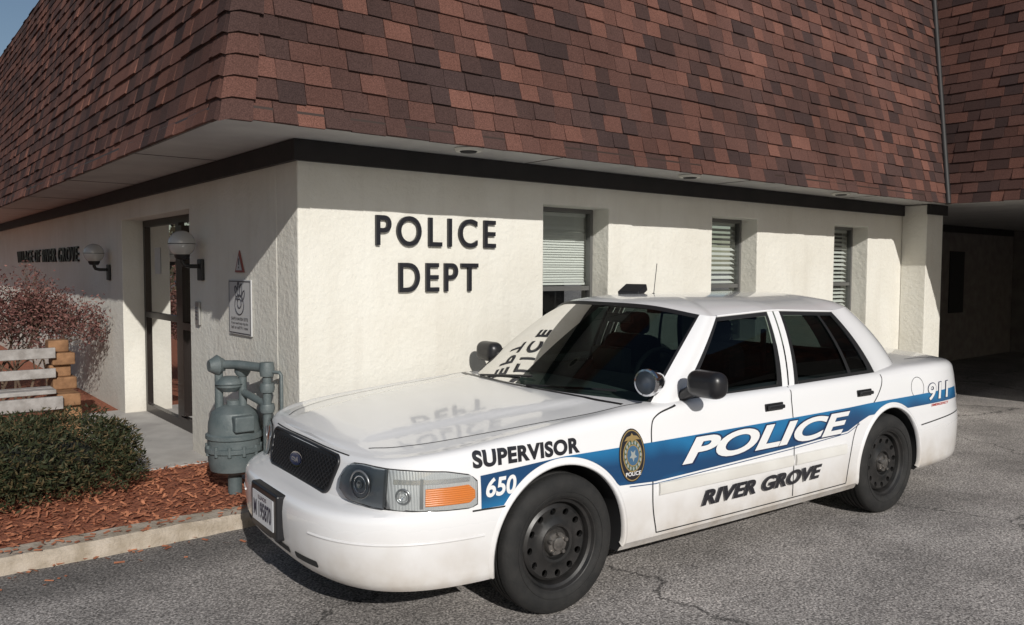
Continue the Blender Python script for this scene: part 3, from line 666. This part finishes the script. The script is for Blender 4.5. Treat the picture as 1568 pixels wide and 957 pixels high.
def strip(name,us,top,bot,mat,off,sg=1):
    V=[];F=[];n=7
    for u in us:
        t=top(u);b=min(archclear(u,bot(u)),t)
        for k in range(n): V.append(proj_side(u,b+(t-b)*k/(n-1),off,sg))
    for i in range(len(us)-1):
        for k in range(n-1):F.append((i*n+k,(i+1)*n+k,(i+1)*n+k+1,i*n+k+1))
    return mobj(name,V,F,mat,CAR,smooth=True)
st_top=lambda u:interp(u,[-.52,0,.6,2.4,2.62,3.2,3.95],[.755,.785,.785,.795,.80,.80,.81])
st_bot=lambda u:interp(u,[-.52,.2,.6,1.8,2.36,2.5,2.62,3.2,3.95],[.609,.60,.578,.618,.645,.69,.72,.72,.725])
for sg,nm in((1,'left'),(-1,'right')):
    us=np.linspace(-.475,3.9,260)
    strip('stripe_'+nm,us,st_top,st_bot,M_blue,.0025,sg)
    strip('pinstripe_low_'+nm,np.linspace(.42,2.5,160),lambda u:st_bot(u)-.010,lambda u:st_bot(u)-.015,M_blue,.0025,sg)
def car_text(name,body_,u0,u1,w0,w1,mat,off=.01,shear=0.,lift=.004,pad=0.,sp=1.0):
    co,f=fit_text(body_,u0,u1,w0,w1,off=off,shear=shear,spacing=sp,pad=pad)
    return decal_mesh(name,[(a,b) for a,b,_ in co],f,mat,lambda u,w:proj_side(u,w,lift),.03)
car_text('text_supervisor','SUPERVISOR',-.51,.10,.792,.868,M_vblk,.045,0,.004,sp=1.08)
car_text('text_650','650',-.452,-.285,.655,.742,M_wht,.03,.2,.0045)
car_text('text_police_outline','POLICE',.80,2.39,.637,.775,M_navy,.06,.35,.0040,pad=.008)
car_text('text_police','POLICE',.80,2.39,.637,.775,M_wht,.035,.35,.0055)
car_text('text_river_grove','RIVER GROVE',.95,2.06,.39,.478,M_vblk,.04,.3,.017,sp=1.05)
car_text('text_911_outline','911',3.42,3.74,.745,.865,M_navy,.05,.2,.004,pad=.006)
car_text('text_911','911',3.42,3.74,.745,.865,M_wht,.02,.2,.0055)
car_text('text_emergency','EMERGENCY',3.45,3.72,.700,.718,M_red,.02,.2,.0045)
M_gold=new_mat('badge_gold',(.34,.24,.10),.35,.2);M_bblue=new_mat('badge_blue',(.05,.12,.21),.4);M_grn=new_mat('badge_green',(.06,.10,.06),.5);M_bgrey=new_mat('badge_silver',(.30,.32,.31),.4)
def oval(name,a,b,mat,off,cu=.44,cw=.735):
    n=32;co=[(cu+a*math.cos(2*math.pi*i/n),cw+b*math.sin(2*math.pi*i/n)) for i in range(n)]
    decal_mesh(name,co,[tuple(range(n))],mat,lambda u,w:proj_side(u,w,off),.025)
oval('badge_rim',.090,.137,M_vblk,.005);oval('badge_gold',.085,.131,M_gold,.006);oval('badge_field',.080,.125,M_vblk,.007);oval('badge_laurel',.066,.085,M_gold,.008);oval('badge_laurel_in',.060,.078,M_grn,.009);oval('badge_centre',.046,.056,M_gold,.010);oval('badge_seal',.040,.050,M_bblue,.011)
for i in range(16):
    a=2*math.pi*i/16;oval('badge_ray_%d'%i,.006,.010,M_bgrey,.0105,.44+.053*math.cos(a),.735+.067*math.sin(a))
car_text('badge_text','POLICE',.388,.492,.632,.653,M_wht,.02,0,.010)
n=10;co=[(.44+.028*(1 if i%2 else .45)*math.sin(2*math.pi*i/n),.735+.034*(1 if i%2 else .45)*math.cos(2*math.pi*i/n)) for i in range(n)]
decal_mesh('badge_star',co,[tuple(range(n))],M_bgrey,lambda u,w:proj_side(u,w,.012),.03)
decal_mesh('badge_eagle',[(.385,.812),(.425,.815),(.44,.80),(.455,.815),(.495,.812),(.475,.832),(.45,.836),(.44,.850),(.43,.836),(.405,.832)],[tuple(range(10))],M_gold,lambda u,w:proj_side(u,w,.011),.03)
for sg in(1,-1):
    line_decal('hood_gap_%d'%(sg>0),smooth_pts([(-.83,.52*sg),(-.73,.62*sg),(-.5,.715*sg),(0,.785*sg),(.45,.82*sg),(.62,.825*sg)]),.007,M_gap,lambda u,v,off=.0015:proj_top(u,v,off))
    line_decal('trunk_gap_%d'%(sg>0),[(3.46,.72*sg),(4.1,.72*sg)],.008,M_gap,lambda u,v,off=.0015:proj_top(u,v,off))
cowl=[(.51-.16*(1-(v/.8)**2),v) for v in np.linspace(-.8,.8,24)]
line_decal('cowl_gap',cowl,.03,M_plas,lambda u,v,off=.0015:proj_top(u,v,off))
M_gr=new_mat('grille_black',(.010,.010,.011),.5);M_chr=new_mat('chrome',(.75,.75,.76),.08,1)
def rrect(cx,cy,hx,hy,r,n=8,top=1.0):
    o=[]
    for qx,qy,a0 in((1,1,0),(-1,1,90),(-1,-1,180),(1,-1,270)):
        for i in range(n+1):
            a=R(a0+90*i/n);x=cx+qx*(hx-r)+r*math.cos(a);y=cy+qy*(hy-r)+r*math.sin(a)
            x=cx+(x-cx)*(1+(top-1)*(y-cy)/hy);o.append((x,y))
    return o
gy,gh,gw=.720,.088,.415
oo=rrect(0,gy,gw,gh,.045,top=1.07)
decal_mesh('grille_base',oo,[tuple(range(len(oo)))],M_gr,lambda v,w:proj_front(v,w,.004),.03)
pr=[proj_front(v,w,.006) for v,w in oo];tube('grille_surround',pr+[pr[0]],.009,M_plas,CAR)
def inside(v,w): return abs(v)<gw*(1+.07*(w-gy)/gh)-.012 and abs(w-gy)<gh-.010
lines=0
for sgn in(1,-1):
    k=-1.2
    while k<1.2:
        seg_=[]
        for t in np.linspace(-gh,gh,30):
            v=k+sgn*t*1.3;w=gy+t
            if inside(v,w): seg_.append(proj_front(v,w,.009))
        if len(seg_)>2: tube('mesh_%d'%lines,seg_,.0022,M_plas,CAR);lines+=1
        k+=.036
def disc_front(name,a,b,mat,off,c=(0,gy)):
    n=28;co=[(c[0]+a*math.cos(2*math.pi*i/n),c[1]+b*math.sin(2*math.pi*i/n)) for i in range(n)]
    decal_mesh(name,co,[tuple(range(n))],mat,lambda v,w:proj_front(v,w,off),.05)
disc_front('emblem_rim',.080,.035,M_chr,.014);disc_front('emblem_blue',.071,.028,new_mat('emblem_blue',(.008,.02,.08),.3,0,1),.017)
co,f=fit_text('Auto',-.045,.045,gy-.012,gy+.014,off=.0,shear=.3)
decal_mesh('emblem_script',[(-a,b) for a,b,_ in co],f,M_chr,lambda v,w:proj_front(v,w,.0185),.05)
line_decal('hood_front_gap',[(v,.823-.005*(abs(v)/.6)**2) for v in np.linspace(-.48,.48,40)],.004,M_gap,lambda v,w,off=.0015:proj_front(v,w,off))
def proj_diag(a,w,sg,off=.004):
    o=Vector((-.35,-.45*sg,w));d=Vector((-math.cos(a),-math.sin(a)*sg,0));s=o+d*2
    h,n,i,dd=bvh.ray_cast(s,-d)
    if h is None: return o+d*.5
    if n.dot(d)<0:n=-n
    return h+n*off
def lens_mat(name,base,metal,rough,ribs,direction='X',st=.3):
    m=new_mat(name,base,rough,metal,1.0);tc=N(m,'ShaderNodeTexCoord')
    w=N(m,'ShaderNodeTexWave',Scale=ribs,Distortion=.1);w.bands_direction=direction;L(m,tc.outputs['Object'],w.inputs['Vector'])
    b=N(m,'ShaderNodeBump',Strength=st,Distance=.004);L(m,w.outputs['Fac'],b.inputs['Height']);L(m,b.outputs[0],BS(m).inputs['Normal']);return m
M_refl=lens_mat('lamp_reflector',(.42,.45,.48),.25,.35,6,'Z',.2)
M_refl2=lens_mat('lamp_reflector_side',(.55,.56,.57),.3,.3,30,'X',.4)
M_amber=lens_mat('amber_lens',(.68,.21,.035),0,.25,34,'Z',.5)
M_lring=new_mat('lamp_rim',(.30,.31,.32),.3,.7)
M_lbright=new_mat('lamp_bright',(.75,.76,.77),.15,.8)
M_lensg=glass_mat('headlamp_lens',(.93,.95,.95),0,1.5)
def hl_patch(name,a0,a1,wtop,wbot,mat,sg,off,n=28,m=8):
    V=[];F=[]
    for i in range(n+1):
        a=a0+(a1-a0)*i/n
        for k in range(m+1):
            w=wbot(a)+(wtop(a)-wbot(a))*k/m;V.append(proj_diag(a,w,sg,off))
    for i in range(n):
        for k in range(m):F.append((i*(m+1)+k,(i+1)*(m+1)+k,(i+1)*(m+1)+k+1,i*(m+1)+k+1))
    return mobj(name,V,F,mat,CAR,smooth=True)
for sg,nm in((1,'left'),(-1,'right')):
    A0,A1=.05,1.27
    wt=lambda a:interp(a,[.05,.09,.14,.3,.7,1.0,1.22,1.27],[.725,.770,.796,.803,.800,.790,.765,.735]);wbm=lambda a:interp(a,[.05,.11,.2,.5,1.0,1.22,1.27],[.680,.650,.638,.631,.625,.624,.637])
    hl_patch('headlight_rim_'+nm,A0-.012,A1+.012,lambda a:wt(a)+.005,lambda a:wbm(a)-.005,M_gap,sg,.003)
    hl_patch('headlight_inner_'+nm,A0,.53,wt,wbm,M_refl,sg,.007)
    hl_patch('headlight_outer_'+nm,.55,A1,wt,wbm,M_refl2,sg,.007)
    hl_patch('headlight_amber_'+nm,.84,1.25,lambda a:interp(a,[.84,1.19,1.25],[.722,.728,.70]),lambda a:interp(a,[.84,1.2,1.25],[.646,.648,.667]),M_amber,sg,.011)
    hl_patch('headlight_upper_strip_'+nm,.60,1.20,lambda a:.762,lambda a:.742,M_lbright,sg,.011)
    hl_patch('headlight_divider_'+nm,.525,.55,wt,wbm,M_lring,sg,.013,n=3)
    hl_patch('headlight_divider2_'+nm,.80,.825,lambda a:wt(a)-.03,lambda a:wbm(a)+.01,M_lring,sg,.012,n=3)
    for kk,(ac,rw,wz) in enumerate(((.30,.062,.717),(.68,.032,.69))):
        c=proj_diag(ac,wz,sg,.012);nrm=Vector((-math.cos(ac),-math.sin(ac)*sg,0))
        t1=Vector((0,0,1));t2=nrm.cross(t1)
        for r_,mt,th in((rw,M_lring,.005),(rw*.62,M_lbright,.003)):
            pts=[c+t1*r_*math.cos(t)+t2*r_*math.sin(t) for t in np.linspace(0,2*math.pi,25)]
            tube('bulb_ring_%s_%d'%(nm,kk),pts,th,mt,CAR)
        V=[c-nrm*.0];V+= [c+t1*rw*.3*math.cos(t)+t2*rw*.3*math.sin(t)+nrm*.004 for t in np.linspace(0,2*math.pi,20)]
        mobj('bulb_%s_%d'%(nm,kk),V,[(0,i,i+1) for i in range(1,20)],M_lbright,CAR)
    hl_patch('headlight_lens_'+nm,A0,A1,wt,wbm,M_lensg,sg,.020)
for k,(a,b) in enumerate(((-.50,-.30),(.30,.50),(-.24,-.02),(.02,.24))):
    c=rrect((a+b)/2,.345,(b-a)/2,.016,.012);decal_mesh('bumper_slot_%d'%k,c,[tuple(range(len(c)))],M_gap,lambda v,w:proj_front(v,w,.002),.03)
for k in(0,1):
    sg=1 if k==0 else -1
    pts=[proj_diag(a,.485,sg,.000) for a in np.linspace(0,1.35,30)]
    tube('bumper_ridge_%d'%k,pts,.006,M_paint,CAR)
PL=empty('plate_mount',(-1.145,0,.490));PL.parent=CAR
box('plate_bracket',(-.012,-.19,-.115),(.04,.19,.11),M_plas,PL,bevel=.012)
box('licence_plate',(-.016,-.152,-.076),(-.0125,.152,.076),new_mat('plate_white',(.65,.66,.68),.35),PL,bevel=.001)
co,f=fit_text('M 195870',-.13,.13,-.05,.035,off=.03)
mobj('plate_text',[(-.018,-a,b) for a,b,_ in co],f,new_mat('plate_ink',(.03,.03,.06),.5),PL)
co,f=fit_text('ILLINOIS',-.06,.06,.045,.065,off=.02)
mobj('plate_state',[(-.018,-a,b) for a,b,_ in co],f,M_navy,PL)
M_tail=new_mat('tail_red',(.35,.01,.01),.2,0,1)
for sg in(1,-1):
    V=[];F=[]
    for i in range(13):
        v=.45+.40*i/12
        for w in(.72,.80,.88):
            h,n,_,_=bvh.ray_cast(Vector((6,-v*sg,w)),Vector((-1,0,0)));V.append((h+Vector((.006,0,0))) if h else Vector((3.9,-v*sg,w)))
    for i in range(12):
        for k in range(2):F.append((i*3+k,(i+1)*3+k,(i+1)*3+k+1,i*3+k+1))
    mobj('tail_light_%d'%(sg>0),V,F,M_tail,CAR,smooth=True)

# ------- greenhouse
KB=[(.36,0,.985),(.42,.46,.982),(.67,.842,.955),(.85,.875,.955),(1.76,.885,.972),(1.88,.885,.975),(2.80,.870,.99),(3.24,.75,1.02),(3.44,.38,1.055),(3.48,0,1.06)]
KT=[(1.11,0,1.477),(1.135,.39,1.469),(1.25,.672,1.422),(1.36,.700,1.410),(1.82,.710,1.432),(1.94,.710,1.432),(2.57,.675,1.407),(2.88,.58,1.434),(2.99,.30,1.469),(3.01,0,1.477)]
def cat(K,a):
    def g(i):
        if i<0: p=K[-i];return(p[0],-p[1],p[2])
        if i>9: p=K[18-i];return(p[0],-p[1],p[2])
        return K[i]
    i=min(int(a),8);t=a-i;p0,p1,p2,p3=[np.array(g(i+k),float) for k in(-1,0,1,2)]
    if i in(3,4,5): m1=m2=p2-p1
    else:
        m1=(p2-p0)/2;m2=(p3-p1)/2
        if i==2: m2=p2-p1
        if i==6: m1=p2-p1
    t2,t3=t*t,t*t*t
    return (2*t3-3*t2+1)*p1+(t3-2*t2+t)*m1+(-2*t3+3*t2)*p2+(t3-t2)*m2
def gp(a,b,sg=1,off=0):
    p=cat(KB,a)*(1-b)+cat(KT,a)*b
    q=4*b*(1-b)
    k=.028 if(a<2.0 or a>7) else .024
    if a<1: out=np.array([-1,0,.35])
    elif a<2: out=np.array([-1,a-1,.35])
    elif a<=3: out=np.array([-(3-a),1,.35])
    elif a<6: out=np.array([0,1,.35])
    elif a<=7: out=np.array([a-6,1,.35])
    elif a<8: out=np.array([1,8-a,.35])
    else: out=np.array([1,0,.35])
    out=out/np.linalg.norm(out)
    p=p+out*(k*q+off)
    return Vector((p[0],-p[1]*sg,p[2]))
def span(a0,a1,b0,b1,name,mat,sg,off=0,na=12,nb=10,smooth=True):
    V=[];F=[]
    for i in range(na+1):
        a=a0+(a1-a0)*i/na
        for k in range(nb+1):V.append(gp(a,b0+(b1-b0)*k/nb,sg,off))
    for i in range(na):
        for k in range(nb):F.append((i*(nb+1)+k,(i+1)*(nb+1)+k,(i+1)*(nb+1)+k+1,i*(nb+1)+k+1))
    return mobj(name,V,F,mat,CAR,smooth=smooth)
B0,B1=.045,.93
for sg,nm in((1,'left'),(-1,'right')):
    span(0,1.93,.03,.955,'windshield_glass_'+nm,M_cglass,sg,0,20,12)
    span(0,1.98,.955,1.0,'windshield_top_seal_'+nm,M_rub,sg,.001,20,2)
    span(0,1.98,-.03,.03,'windshield_base_'+nm,M_rub,sg,.001,20,2)
    span(1.93,1.99,.0,1.0,'windshield_side_seal_'+nm,M_rub,sg,.001,2,10)
    span(1.99,3.0,-.03,1.0,'a_pillar_'+nm,M_paint,sg,.002,8,12)
    span(3.0,3.055,-.03,1.0,'front_window_seal_'+nm,M_rub,sg,0,2,10)
    span(3.055,3.95,B0,B1,'front_window_glass_'+nm,M_sglass,sg,-.006,10,10)
    span(3.055,3.95,-.04,B0,'belt_seal_f_'+nm,M_rub,sg,.002,10,2)
    span(3.055,3.95,B1,1.0,'top_seal_f_'+nm,M_rub,sg,.001,10,2)
    span(3.95,4.0,-.04,1.0,'b_seal_f_'+nm,M_rub,sg,.001,2,10)
    span(4.0,4.44,-.04,1.0,'b_pillar_f_'+nm,M_paint,sg,.004,3,10)
    span(4.44,4.56,-.04,1.0,'b_pillar_gap_'+nm,M_rub,sg,-.002,3,10)
    span(4.56,5.0,-.04,1.0,'b_pillar_r_'+nm,M_paint,sg,.004,3,10)
    span(5.0,5.05,-.04,1.0,'b_seal_r_'+nm,M_rub,sg,.001,2,10)
    span(5.05,5.93,B0,B1,'rear_window_glass_'+nm,M_sglass,sg,-.006,10,10)
    span(5.05,5.93,-.04,B0,'belt_seal_r_'+nm,M_rub,sg,.002,10,2)
    span(5.05,5.93,B1,1.0,'top_seal_r_'+nm,M_rub,sg,.001,10,2)
    span(5.66,5.70,B0,B1,'quarter_divider_'+nm,M_rub,sg,.002,2,10)
    span(5.93,6.0,-.04,1.0,'rear_window_seal_'+nm,M_rub,sg,.001,2,10)
    span(6.0,7.12,-.06,1.0,'c_pillar_'+nm,M_paint,sg,.002,12,12)
    span(7.12,9,.0,.96,'rear_glass_'+nm,M_cglass,sg,0,16,10)
    span(7.12,9,.96,1.0,'rear_glass_seal_'+nm,M_rub,sg,0,16,2)
V=[];F=[];NR=12
for sg in(1,-1):
    base=len(V)
    for a in np.linspace(0,9,91):
        p=cat(KT,a)
        for k in range(NR+1):
            f=k/NR
            tx=min(max(p[0],1.6),2.5);g=1-f
            x=p[0]+(tx-p[0])*f;y=p[1]*g;z=p[2]+(1.522-p[2])*(1-g**2.6)
            if k==0: z-=.006
            V.append((x,-y*sg,z+.004))
    n=NR+1
    for i in range(90):
        for k in range(NR):F.append((base+i*n+k,base+(i+1)*n+k,base+(i+1)*n+k+1,base+i*n+k+1))
roof=mobj('roof',V,F,M_paint,CAR)
bm=bmesh.new();bm.from_mesh(roof.data);bmesh.ops.remove_doubles(bm,verts=bm.verts,dist=1e-4);bmesh.ops.recalc_face_normals(bm,faces=bm.faces);bm.to_mesh(roof.data);bm.free();sharp(roof,50)
for sg in(1,-1):
    tube('roof_rail_%d'%(sg>0),[gp(a,1.0,sg,.004) for a in np.linspace(3.0,6.1,40)],.008,M_paint,CAR)
# interior
M_seat=new_mat('seat_fabric',(.03,.03,.035),.9);M_seat2=new_mat('seat_grey',(.09,.09,.095),.9)
def rbox(n,a,b,mat,bevel): return box(n,a,b,mat,CAR,bevel=bevel)
for k,v in enumerate((.37,-.37)):
    rbox('seat_back_%d'%k,(1.62,-v-.25,.8),(1.78,-v+.25,1.22),M_seat,.07)
    rbox('headrest_%d'%k,(1.67,-v-.13,1.22),(1.78,-v+.13,1.38),M_seat,.05)
rbox('rear_seat',(2.72,-.62,.9),(2.9,.62,1.12),M_seat,.05)
rbox('dashboard',(.76,-.74,.93),(1.12,.74,1.035),M_seat,.04)
boxes('cage',[((1.98,-.6,1.0),(2.0,.6,1.03)),((1.98,-.5,1.36),(2.0,.5,1.39)),((1.98,-.02,1.03),(2.0,.02,1.36)),((1.98,.55,1.03),(2.0,.58,1.3)),((1.98,-.58,1.03),(2.0,-.55,1.3))],M_seat2,CAR)
rbox('headliner',(1.5,-.5,1.42),(2.7,.5,1.43),M_seat2,.003)
tube('steering_wheel',[(1.20+.05*math.sin(t),-.37+.18*math.cos(t),1.03+.16*math.sin(t)) for t in np.linspace(0,6.284,30)],.015,M_seat,CAR)
rbox('rear_view_mirror',(1.22,-.12,1.34),(1.245,.12,1.40),M_plas,.012)
rbox('laptop',(1.12,-.15,1.0),(1.2,.15,1.18),M_plas,.01)
for sg,nm in((1,'left'),(-1,'right')):
    mm=box('mirror_'+nm,(.83,-1.16*sg,1.005),(.96,-.93*sg,1.150),M_plas,CAR);bev(mm,.055,6);sharp(mm,80)
    tube('mirror_arm_'+nm,[(.90,-.85*sg,.985),(.90,-.96*sg,1.04)],.034,M_plas,CAR)
SP=empty('spotlight_mount',(.62,-.90,1.095),R(12));SP.parent=CAR
lathe('spot_shell',[(0,.09),(.03,.085),(.050,.065),(.062,.03),(.067,-.01),(.069,-.03)],M_chr,SP,axis='X',seg=40)
lathe('spot_bezel',[(.069,-.03),(.074,-.035),(.072,-.05),(.062,-.052)],M_chr,SP,axis='X',seg=40)
lathe('spot_reflector',[(.062,-.048),(.045,-.03),(.02,-.012),(0,-.01)],M_refl,SP,axis='X',seg=40)
lathe('spot_glass',[(.062,-.049),(.04,-.056),(0,-.058)],glass_mat('spot_lens',(.9,.92,.95),0,1.5),SP,axis='X',seg=40)
tube('spot_stem',[(.02,0,-.06),(.08,.03,-.075),(.18,.06,-.06)],.013,M_plas,SP)
tube('wiper_a',[gp(.3,.03,1,.02),gp(1.5,.10,1,.022)],.007,M_plas,CAR)
tube('wiper_b',[gp(.9,.03,-1,.02),gp(.25,.12,1,.022)],.007,M_plas,CAR)
tube('antenna',[(1.56,.02,1.50),(1.59,.02,1.73)],.0025,M_plas,CAR)
lathe('antenna_base',[(0,1.53),(.008,1.528),(.02,1.518),(.025,1.505)],M_plas,CAR,axis='Z',seg=20,loc=(1.56,.02,0))
o=box('roof_camera',(-.06,-.08,0),(.08,.08,.05),M_plas,CAR,bevel=.008);o.location=(1.47,.13,1.515);o.rotation_euler=(0,R(-22),R(20))
box('underbody',(-.85,-.75,.275),(3.9,.75,.5),M_dark,CAR)
# wheels
M_tire=noise_mat('tyre_rubber',(.010,.010,.010),(.020,.019,.018),14,.8,.2,80)
M_steel=noise_mat('black_steel_wheel',(.012,.012,.012),(.028,.026,.025),10,.4,.05,60)
M_cap=noise_mat('hub_cap',(.16,.15,.14),(.3,.28,.26),30,.35,0,metal=.8)
def wheel(name,u,sg):
    W=empty(name,(u,-.812*sg,.345),0 if sg==1 else math.pi);W.parent=CAR
    pr=[(.222,-.085),(.235,-.108),(.25,-.116),(.285,-.120),(.31,-.116),(.33,-.104),(.340,-.09),(.3435,-.078)]
    for y in(-.055,-.018,.018,.055): pr+=[(.345,y-.009),(.337,y-.007),(.337,y+.007),(.345,y+.009)]
    pr+=[(.3435,.078),(.335,.1),(.30,.118),(.25,.116),(.222,.1)]
    lathe('tyre',pr,M_tire,W,axis='Y',seg=96,ang=50)
    V=[];F=[]
    for i in range(90):
        a=2*math.pi*i/90
        for y0,y1 in((-.092,-.066),(-.045,-.028),(.028,.045),(.066,.092)):
            k=len(V)
            for y,da in((y0,0),(y1,.02),(y1,.034),(y0,.014)):
                r=.3465 if abs(y)<.08 else .3415
                V.append((r*math.cos(a+da),y,r*math.sin(a+da)))
            F.append((k,k+1,k+2,k+3))
    mobj('sipes',V,F,M_gap,W)
    tube('sidewall_ring',[(.262*math.cos(t),-.1185,.262*math.sin(t)) for t in np.linspace(0,2*math.pi,49)],.0022,M_tire,W)
    lathe('rim',[(.222,.1),(.20,.09),(.195,-.04),(.205,-.075),(.218,-.082),(.226,-.098),(.230,-.100),(.230,-.092),(.222,-.085)],M_steel,W,axis='Y',seg=80)
    disc=lathe('disc',[(.0,-.055),(.075,-.055),(.082,-.075),(.095,-.078),(.115,-.068),(.14,-.060),(.175,-.066),(.190,-.056),(.197,-.03),(.197,-.02),(.18,-.045),(.14,-.045),(.1,-.055),(.08,-.045),(0,-.04)],M_steel,W,axis='Y',seg=80)
    V=[];F=[]
    for i in range(12):
        a=2*math.pi*i/12+.1;n=20;cx,cz=.157*math.cos(a),.157*math.sin(a);k=len(V)
        for y in(-.12,.0):
            for j in range(n): t=2*math.pi*j/n;V.append((cx+.0175*math.cos(t),y,cz+.0175*math.sin(t)))
        for j in range(n):F.append((k+j,k+(j+1)%n,k+n+(j+1)%n,k+n+j))
        F.append(tuple(k+j for j in range(n-1,-1,-1)));F.append(tuple(k+n+j for j in range(n)))
    c=mobj('c',V,F,M_gap,W);bm=bmesh.new();bm.from_mesh(c.data);bmesh.ops.recalc_face_normals(bm,faces=bm.faces);bm.to_mesh(c.data);bm.free()
    md=disc.modifiers.new('b','BOOLEAN');md.object=c;md.solver='EXACT';md.operation='DIFFERENCE'
    bpy.context.view_layer.update();dg=bpy.context.evaluated_depsgraph_get();me=bpy.data.meshes.new_from_object(disc.evaluated_get(dg),depsgraph=dg);disc.modifiers.clear();disc.data=me;bpy.data.objects.remove(c)
    lathe('hub_cap',[(0,-.098),(.02,-.098),(.032,-.094),(.036,-.085),(.055,-.082),(.062,-.07),(.064,-.055)],M_cap,W,axis='Y',seg=40)
    for i in range(5):
        a=2*math.pi*i/5+.3;lathe('lug_%d'%i,[(0,-.098),(.009,-.097),(.012,-.09),(.012,-.06)],M_cap,W,axis='Y',seg=12,loc=(.05*math.cos(a),0,.05*math.sin(a)))
    lathe('brake',[(0,.02),(.15,.02),(.15,.035),(0,.035)],M_lring,W,axis='Y',seg=40)
for nm,u,sg in(('wheel_front_left',0,1),('wheel_rear_left',2.913,1),('wheel_front_right',0,-1),('wheel_rear_right',2.913,-1)): wheel(nm,u,sg)

# ---------------------------------------------------------------- camera / light
yaw,pitch,roll=.8920,.0538,.0043
fw=Vector((math.cos(yaw)*math.cos(pitch),math.sin(yaw)*math.cos(pitch),-math.sin(pitch)))
r=Vector((math.sin(yaw),-math.cos(yaw),0));u=r.cross(fw)
r2=r*math.cos(roll)+u*math.sin(roll);u2=-r*math.sin(roll)+u*math.cos(roll)
cam=bpy.data.cameras.new('camera');co=bpy.data.objects.new('camera',cam);COL.objects.link(co)
m=Matrix.Identity(4)
for i in range(3): m[i][0]=r2[i];m[i][1]=u2[i];m[i][2]=-fw[i]
m.translation=Vector((-2.264,-5.049,1.6905));co.matrix_world=m
cam.sensor_width=36;cam.lens=1243.42/1568*36;cam.clip_end=2000;S.camera=co
d=Vector((.34,1,-.52)).normalized()
sl=bpy.data.lights.new('sun','SUN');sl.energy=3.6;sl.angle=R(.5);sl.color=(1,.965,.91)
so=bpy.data.objects.new('sun',sl);COL.objects.link(so);so.rotation_euler=d.to_track_quat('-Z','Y').to_euler()
w=bpy.data.worlds.new('World');S.world=w;w.use_nodes=True;nt=w.node_tree
sky=nt.nodes.new('ShaderNodeTexSky');sky.sky_type='NISHITA';sky.sun_disc=False;sky.sun_elevation=math.asin(-d.z);sky.sun_rotation=math.atan2(-d.x,-d.y)
bg=nt.nodes['Background'];nt.links.new(sky.outputs[0],bg.inputs[0]);bg.inputs[1].default_value=.06
S.view_settings.view_transform='Standard';S.view_settings.look='None';S.view_settings.exposure=0
